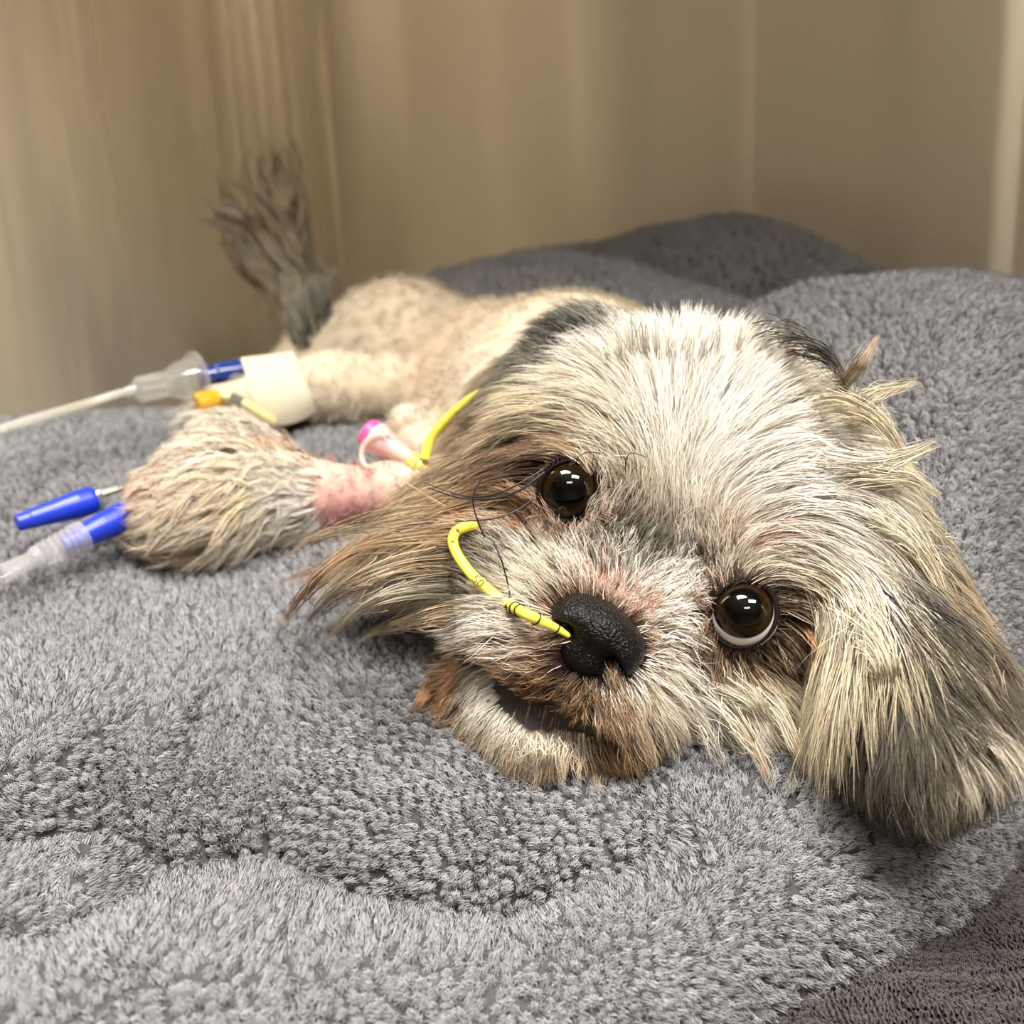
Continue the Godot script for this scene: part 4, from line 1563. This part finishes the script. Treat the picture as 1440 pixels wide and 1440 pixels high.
# ---------- tubes, ports and tape ----------
func facing_basis(along: Vector3, at_p: Vector3) -> Basis:
	var x := along.normalized()
	var z := (eye_at - at_p)
	z = (z - x * z.dot(x)).normalized()
	return Basis(x, z.cross(x), z)

func print_on(words: String, where: Vector3, along: Vector3, tall: float, m: Material, parent: Node3D, called: String) -> void:
	var t := TextMesh.new()
	var f := SystemFont.new()
	f.font_names = PackedStringArray(["Droid Sans"])
	t.font = f
	t.text = words
	t.font_size = 32
	t.pixel_size = tall / 24.0
	t.depth = 0.00008
	var o := MeshInstance3D.new()
	o.mesh = t
	o.material_override = m
	add(o, called, parent)
	o.transform = Transform3D(facing_basis(along, where), where - parent.position)

func local(pts: PackedVector3Array, o: Vector3) -> PackedVector3Array:
	var r := PackedVector3Array()
	for p in pts: r.append(p - o)
	return r

func build_props() -> void:
	feeding_tube()
	stitches()
	tooth()
	rear_line()
	blue_ports()

var tube_path := PackedVector3Array()

func feeding_tube() -> void:
	var root := sight(795, 893)
	var o := thing("feeding_tube", "thin yellow feeding tube looping from the dog's nostril to a bright pink plug", "feeding tube", root)
	var yellow := mat(srgb(238, 222, 84), 0.38, 0.0, 0.5)
	# over the muzzle hair from the nostril, then in under the hair of the cheek
	var ctrl := []
	for q in [[800, 894, 0.001], [783, 884, 0.004], [760, 873, 0.009], [735, 861, 0.0140], [705, 843, 0.0165], [672, 817, 0.0165], [648, 788, 0.0145], [637, 764, 0.0145], [641, 748, 0.013], [654, 741, 0.010], [672, 738, 0.003]]:
		var p := sight(q[0], q[1])
		ctrl.append(p - dir_at(q[0], q[1]) * q[2] - root)
	var pts := spline(ctrl, 8)
	var rad := PackedFloat32Array()
	for k in pts.size(): rad.append(0.00165 * clampf(0.45 + k / 16.0 * 0.55, 0.45, 1.0))
	var g := Geo.new()
	tube_into(g, pts, rad, 16)
	tube_path = pts
	put(g.mesh(false), "tube", yellow, o)
	# the same tube comes out behind the head
	var back := [at(735, 532, 0.38), at(700, 543, 0.385), at(668, 558, 0.39), at(636, 583, 0.396), at(608, 614, 0.40), at(597, 645, 0.40)]
	for k in back.size(): back[k] -= root
	put(tube(back, 0.0019, 14), "tube", yellow, o)
	var ink := mat(srgb(48, 46, 30), 0.7)
	var n := pts.size()
	for q in [["+", 0.715, 0.0012], ["50", 0.50, 0.0017], ["+", 0.23, 0.0013], ["+", 0.82, 0.0011]]:
		var k := int(q[1] * n)
		var p := pts[k] + root
		var along := (pts[k - 3] - pts[k + 3])
		print_on(q[0], p + (eye_at - p).normalized() * 0.00168, along, q[2], ink, o, "printed_mark")
	# hub, clear funnel, strap and pink plug
	var a := at(604, 664, 0.402) - root
	var e := at(499, 597, 0.425) - root
	var ax := (e - a).normalized()
	var len_ := a.distance_to(e)
	var pale := glass(Color(0.93, 0.88, 0.45, 0.72), 0.2)
	put(lathe(a, ax, [Vector2(0, 0), Vector2(0, 0.0028), Vector2(0.005, 0.0036), Vector2(0.005, 0.0044), Vector2(0.0062, 0.0044), Vector2(0.0062, 0.0038), Vector2(0.0095, 0.0040), Vector2(0.0095, 0)]), "hub", pale, o, "pale yellow hub")
	var clear := glass(Color(0.93, 0.86, 0.80, 0.45), 0.12)
	put(lathe(a + ax * 0.0095, ax, [Vector2(0, 0.0030), Vector2(0.002, 0.0034), Vector2(0.012, 0.0050), Vector2(0.0185, 0.0066), Vector2(0.0195, 0.0070), Vector2(0.0195, 0.0062), Vector2(0.012, 0.0044), Vector2(0, 0.0024)]), "funnel", clear, o, "clear funnel")
	var pink := mat(srgb(248, 84, 158), 0.35, 0.0, 0.5)
	put(lathe(a + ax * 0.020, ax, [Vector2(0, 0), Vector2(0, 0.0046), Vector2(0.0085, 0.0052), Vector2(0.0125, 0.0064), Vector2(0.0135, 0.0060), Vector2(0.012, 0.0046), Vector2(0.006, 0.0036), Vector2(0.006, 0)]), "plug", pink, o, "bright pink plug")
	var st := []
	for q in [[548, 610, 0.408], [530, 612, 0.410], [514, 622, 0.411], [508, 640, 0.411], [514, 655, 0.410], [528, 660, 0.409]]: st.append(at(q[0], q[1], q[2]) - root)
	put(tube(st, 0.0011, 10), "strap", clear, o, "clear loop of the strap")

func stitches() -> void:
	var root := sight(748, 868)
	var black := mat(srgb(20, 16, 22), 0.4, 0.0, 0.5)
	var o := thing("suture", "black stitch thread wound round the yellow tube beside the nose, with loose ends", "suture", root)
	var tr := sight(795, 893)
	for q in [[0.10, 0.0], [0.225, 0.3], [0.31, -0.2], [0.335, 0.5], [0.385, 0.3]]:
		var k := clampi(int(q[0] * tube_path.size()), 2, tube_path.size() - 3)
		var c := tube_path[k] + tr - root
		var ax := (tube_path[k + 2] - tube_path[k - 2]).normalized()
		var s0 := ax.cross(Vector3.UP).normalized()
		var s1 := ax.cross(s0)
		var pts := PackedVector3Array()
		var rr := 0.00165 * clampf(0.45 + k / 16.0 * 0.55, 0.45, 1.0) + 0.0001
		for s in 25:
			var an := TAU * s / 24
			pts.append(c + (s0 * cos(an) + s1 * sin(an)) * rr + ax * sin(an + 0.6) * 0.0005 * float(q[1]) * 2.0)
		var g := Geo.new()
		tube_into(g, pts, even(25, 0.00026), 7, Color.WHITE, false)
		put(g.mesh(false), "stitch_loop", black, o)
	var kn := sight(713, 853) - dir_at(713, 853) * 0.0160
	var ball_ := SphereMesh.new()
	ball_.radius = 0.0008
	ball_.height = 0.0014
	ball_.radial_segments = 14
	ball_.rings = 8
	var b := put(ball_, "knot", black, o)
	b.position = kn - root
	for t in [
		[[714, 851, 0.014], [717, 838, 0.017], [712, 812, 0.018], [704, 785, 0.018], [694, 762, 0.017]],
		[[682, 756, 0.014], [674, 738, 0.019], [666, 712, 0.023], [667, 692, 0.026], [677, 673, 0.028]],
		[[655, 820, 0.013], [636, 811, 0.017], [610, 804, 0.018]]]:
		var c := []
		for q in t: c.append(sight(q[0], q[1]) - dir_at(q[0], q[1]) * q[2] - root)
		put(tube(c, 0.00026, 6), "thread_end", black, o)
	# long dark lashes
	var lash := mat(srgb(34, 24, 28), 0.4, 0.0, 0.5)
	for t in [
		[[766, 664, 0.309, 3], [728, 691, 0.308, 3], [690, 701, 0.309, 3], [648, 700, 0.312, 2.6], [602, 686, 0.316, 1.6]],
		[[764, 660, 0.309, 2], [730, 680, 0.307, 2], [700, 694, 0.308, 2], [658, 698, 0.311, 2], [596, 679, 0.316, 1]],
		[[750, 702, 0.312, 2], [722, 720, 0.309, 2], [690, 730, 0.309, 2], [640, 734, 0.312, 1]],
		[[812, 648, 0.312, 1.4], [800, 655, 0.304, 1.4], [806, 648, 0.303, 1.2], [825, 636, 0.305, 1.2], [845, 638, 0.312, 1]],
		[[880, 664, 0.311, 1.2], [880, 648, 0.308, 1.2], [888, 637, 0.307, 1.2], [909, 643, 0.308, 0.8]]]:
		var c := []
		for q in t: c.append(at(q[0], q[1], q[2]))
		var p := spline(c, 8)
		var rr := PackedFloat32Array()
		for k in p.size():
			var f: float = float(k) / (p.size() - 1) * (t.size() - 1)
			var i: int = mini(int(f), t.size() - 2)
			rr.append(0.00013 * lerpf(t[i][3], t[i + 1][3], f - i))
		var g := Geo.new()
		tube_into(g, p, rr, 6)
		put(g.mesh(false), "eyelash", lash, dog)

func tooth() -> void:
	var s := SphereMesh.new()
	s.radius = 0.0017
	s.height = 0.0042
	s.radial_segments = 14
	s.rings = 8
	var o := put(s, "tooth", mat(srgb(206, 164, 112), 0.4), dog, "small tan tooth at the lip")
	o.position = sight(797, 986) - dir_at(797, 986) * 0.0008
	o.rotation = Vector3(0.2, 0, 0.5)

func rear_line() -> void:
	# infusion line, clear lock and blue hub at the shaved hind leg
	var root := at(262, 535, 0.50)
	var o := thing("infusion_line", "clear infusion line with a ribbed lock and blue hub, running into the white tape", "infusion line", root)
	var clear := glass(Color(0.86, 0.86, 0.84, 0.16), 0.08)
	var pale := glass(Color(0.90, 0.89, 0.84, 0.28), 0.15)
	var line := []
	for q in [[-70, 630, 0.47], [0, 604, 0.475], [60, 585, 0.48], [120, 568, 0.487], [165, 554, 0.49], [190, 548, 0.492]]: line.append(at(q[0], q[1], q[2]) - root)
	put(tube(line, 0.0019, 14), "tubing", pale, o)
	var a := at(178, 552, 0.491) - root
	var b := at(280, 530, 0.503) - root
	var ax := (b - a).normalized()
	put(lathe(a, ax, [Vector2(0, 0), Vector2(0, 0.0024), Vector2(0.004, 0.0036), Vector2(0.005, 0.0054), Vector2(0.0175, 0.0054), Vector2(0.0175, 0.0060), Vector2(0.019, 0.0060), Vector2(0.019, 0.0044), Vector2(0.019, 0)]), "lock_body", clear, o, "clear ribbed lock")
	for k in 8:
		var an := TAU * k / 8
		var s0 := ax.cross(Vector3.UP).normalized()
		var s1 := ax.cross(s0)
		var rd := s0 * cos(an) + s1 * sin(an)
		put(tube([a + ax * 0.0055 + rd * 0.0055, a + ax * 0.017 + rd * 0.0056], 0.0006, 6, 1), "rib", clear, o)
	put(lathe(a + ax * 0.019, ax, [Vector2(0, 0), Vector2(0, 0.0060), Vector2(0.006, 0.0088), Vector2(0.013, 0.0098), Vector2(0.013, 0.0120), Vector2(0.0155, 0.0122), Vector2(0.0155, 0.0075), Vector2(0.0155, 0)], 28), "collar", clear, o, "wide clear collar")
	var c := at(279, 530, 0.503) - root
	var e := at(342, 521, 0.508) - root
	var bx := (e - c).normalized()
	var blue := mat(srgb(24, 56, 128), 0.18, 0.0, 0.6)
	put(lathe(c, bx, [Vector2(0, 0), Vector2(0, 0.0040), Vector2(0.008, 0.0044), Vector2(0.009, 0.0052), Vector2(0.0225, 0.0055), Vector2(0.0225, 0)]), "hub", blue, o, "dark blue hub")
	put(lathe(c + bx * 0.0004, bx, [Vector2(0, 0.0044), Vector2(0, 0.0056), Vector2(0.003, 0.0056), Vector2(0.003, 0.0044)]), "hub_ring", mat(srgb(58, 44, 110), 0.3), o, "violet ring")

	var cap := thing("injection_cap", "small amber injection cap beside the clear lock and the tape", "injection cap", at(293, 566, 0.492))
	var amber := glass(Color(0.90, 0.68, 0.12, 0.72), 0.15)
	var cd := (at(320, 561, 0.495) - at(278, 571, 0.49)).normalized()
	put(lathe(-cd * 0.0058, cd, [Vector2(0, 0), Vector2(0, 0.0046), Vector2(0.001, 0.0056), Vector2(0.0045, 0.0058), Vector2(0.005, 0.0050), Vector2(0.0065, 0.0050), Vector2(0.007, 0.0056), Vector2(0.0105, 0.0052), Vector2(0.0115, 0.0040), Vector2(0.0115, 0)], 10), "cap_body", amber, cap)
	put(lathe(cd * 0.0057, cd, [Vector2(0, 0), Vector2(0, 0.003), Vector2(0.004, 0.003), Vector2(0.004, 0)]), "cap_neck", glass(Color(0.95, 0.93, 0.85, 0.6), 0.2), cap)

	var ext := thing("extension_tube", "short pale yellow tube with a small grey clip against the white tape", "tube", at(345, 570, 0.487))
	var ep := []
	for q in [[312, 556, 0.488], [328, 560, 0.487], [350, 571, 0.486], [372, 586, 0.487], [384, 594, 0.49]]: ep.append(at(q[0], q[1], q[2]) - ext.position)
	put(tube(ep, 0.0022, 12), "tube", glass(Color(0.94, 0.90, 0.62, 0.75), 0.2), ext)
	var cb := facing_basis(at(345, 568, 0.487) - at(322, 558, 0.487), at(332, 562, 0.487))
	put(box(Vector3(0.0062, 0.0048, 0.005), 0.0006, Transform3D(cb, at(332, 562, 0.4865) - ext.position)), "clip", mat(srgb(112, 104, 96), 0.5), ext, "small grey clip")

	# cream tape wrapped round the lower leg, with a loose flag end
	var tp_ := thing("tape", "cream white tape wrapped round the shaved hind leg", "tape", at(390, 540, 0.51))
	var tm := mat(srgb(206, 198, 176), 0.8, 0.0, 0.25)
	tm.cull_mode = BaseMaterial3D.CULL_DISABLED
	tape_sheet(tp_, tm, [[338, 503, 0.505], [374, 499, 0.503], [412, 494, 0.502]], [[352, 548, 0.492], [392, 545, 0.490], [431, 540, 0.490]], [[362, 592, 0.494], [404, 597, 0.492], [446, 578, 0.494]], "wrapped_band")
	tape_sheet(tp_, tm, [[284, 544, 0.502], [318, 538, 0.498], [352, 531, 0.494]], [[296, 561, 0.500], [330, 560, 0.495], [366, 556, 0.491]], [[318, 585, 0.499], [350, 590, 0.495], [380, 596, 0.493]], "loose_end")

# a slightly curved sheet through three rows of three points, with thickness
func tape_sheet(o: Node3D, m: Material, a: Array, b: Array, c: Array, called: String) -> void:
	var g := Geo.new()
	var nu := 14
	var nv := 14
	for side in 2:
		var base := g.v.size()
		for j in nv + 1:
			for i in nu + 1:
				var col := []
				for row in [a, b, c]:
					var p: Array = []
					for q in row: p.append(at(q[0], q[1], q[2]))
					col.append(bez(p[0], p[1], p[2], float(i) / nu))
				var p := bez(col[0], col[1], col[2], float(j) / nv)
				g.v.append(p - o.position + dir_at(390, 545) * 0.0005 * side)
				g.n.append(Vector3.ZERO)
		for j in nv + 1:
			for i in nu + 1:
				var q := base + j * (nu + 1) + i
				var du := g.v[base + j * (nu + 1) + mini(i + 1, nu)] - g.v[base + j * (nu + 1) + maxi(i - 1, 0)]
				var dv := g.v[base + mini(j + 1, nv) * (nu + 1) + i] - g.v[base + maxi(j - 1, 0) * (nu + 1) + i]
				var nn := du.cross(dv).normalized()
				if nn.dot(eye_at - o.position) < 0.0: nn = -nn
				g.n[q] = nn if side == 0 else -nn
		for j in nv:
			for i in nu:
				var q := base + j * (nu + 1) + i
				g.tri(q, q + 1, q + nu + 1)
				g.tri(q + 1, q + nu + 2, q + nu + 1)
	put(g.mesh(false), called, m, o)

# the quadratic curve that passes through the middle point
func bez(a: Vector3, b: Vector3, c: Vector3, t: float) -> Vector3:
	var m := b * 2.0 - (a + c) / 2.0
	return a.lerp(m, t).lerp(m.lerp(c, t), t)

func blue_ports() -> void:
	var blue := mat(srgb(22, 52, 186), 0.36, 0.0, 0.5)
	var clear := glass(Color(0.84, 0.83, 0.86, 0.3), 0.08)
	var steel_ := mat(srgb(150, 146, 138), 0.3, 0.8)
	# the loose one behind
	var a := at(23, 736, 0.430)
	var b := at(134, 702, 0.436)
	var lift := Vector3.ZERO
	for q in [a, b]: lift.y = maxf(lift.y, height_at(q.x, q.z) + 0.0075 - q.y)
	a += lift
	b += lift
	var o := thing("blue_connector", "blue tapered connector with two bare prongs, lying farther from the viewer on the blanket", "connector", a, "blue connectors on the blanket")
	var ax := (b - a).normalized()
	var L := a.distance_to(b)
	put(lathe(Vector3.ZERO, ax, [Vector2(0, 0), Vector2(0, 0.0028), Vector2(0.0006, 0.0033), Vector2(L * 0.16, 0.0035), Vector2(L * 0.18, 0.0037), Vector2(L * 0.5, 0.0046), Vector2(L * 0.78, 0.0056), Vector2(L * 0.95, 0.0054), Vector2(L, 0.0048), Vector2(L, 0)], 32), "sleeve", blue, o)
	put(lathe(ax * L, ax, [Vector2(0, 0), Vector2(0, 0.0050), Vector2(0.0016, 0.0052), Vector2(0.0022, 0.0044), Vector2(0.0022, 0)], 28), "end_ring", glass(Color(0.45, 0.45, 0.45, 0.6), 0.1), o, "clear grey end ring")
	var px := ax.cross(Vector3.UP).normalized()
	for s in [-1.0, 1.0]:
		var p0: Vector3 = ax * (L + 0.002) + px * s * 0.0019 + Vector3(0, 0.0014, 0)
		put(lathe(p0, ax, [Vector2(0, 0), Vector2(0, 0.0011), Vector2(0.0085 + 0.001 * s, 0.0011), Vector2(0.0092 + 0.001 * s, 0.0007), Vector2(0.0092 + 0.001 * s, 0)], 12), "prong", steel_, o)
	# the one in use, with its clear lock and tubing
	var c := at(110, 757, 0.420)
	var e := at(188, 720, 0.428)
	lift = Vector3.ZERO
	for q in [c, e]: lift.y = maxf(lift.y, height_at(q.x, q.z) + 0.0075 - q.y)
	c += lift
	e += lift
	var w := thing("blue_connector", "blue tapered connector with a clear threaded lock and tubing, its end against the paw", "connector", c, "blue connectors on the blanket")
	var bx := (e - c).normalized()
	var M := c.distance_to(e)
	put(lathe(Vector3.ZERO, bx, [Vector2(-0.006, 0), Vector2(-0.006, 0.0032), Vector2(0, 0.0036), Vector2(0.001, 0.0042), Vector2(M * 0.45, 0.0054), Vector2(M * 0.8, 0.0058), Vector2(M, 0.0050), Vector2(M, 0)], 32), "sleeve", blue, w)
	var prof := [Vector2(0.0025, 0.0036), Vector2(0.0025, 0.0060), Vector2(0.0005, 0.0062)]
	for k in 5:
		var q := -0.002 - 0.0024 * k
		prof += [Vector2(q, 0.0062 - 0.0002 * k), Vector2(q - 0.0006, 0.0055 - 0.0002 * k), Vector2(q - 0.0016, 0.0055 - 0.0002 * k)]
	prof += [Vector2(-0.0145, 0.0050), Vector2(-0.0155, 0.0034), Vector2(-0.0175, 0.0030), Vector2(-0.0175, 0.0)]
	prof.reverse()
	put(lathe(Vector3.ZERO, bx, prof, 32), "threaded_lock", clear, w, "clear threaded lock")
	put(lathe(-bx * 0.030, bx, [Vector2(0, 0), Vector2(0, 0.0036), Vector2(0.011, 0.0033), Vector2(0.0135, 0.0046), Vector2(0.0150, 0.0046), Vector2(0.0150, 0)], 24), "lock_neck", clear, w)
	var line := []
	for q in [[-80, 850, 0.395], [0, 812, 0.403], [45, 788, 0.411], [66, 777, 0.414]]:
		var p := at(q[0], q[1], q[2]) + lift
		p.y = maxf(p.y, height_at(p.x, p.z) + 0.0055)
		line.append(p - c)
	put(tube(line, 0.0034, 14), "tubing", glass(Color(0.62, 0.61, 0.58, 0.12), 0.1), w, "clear tubing")
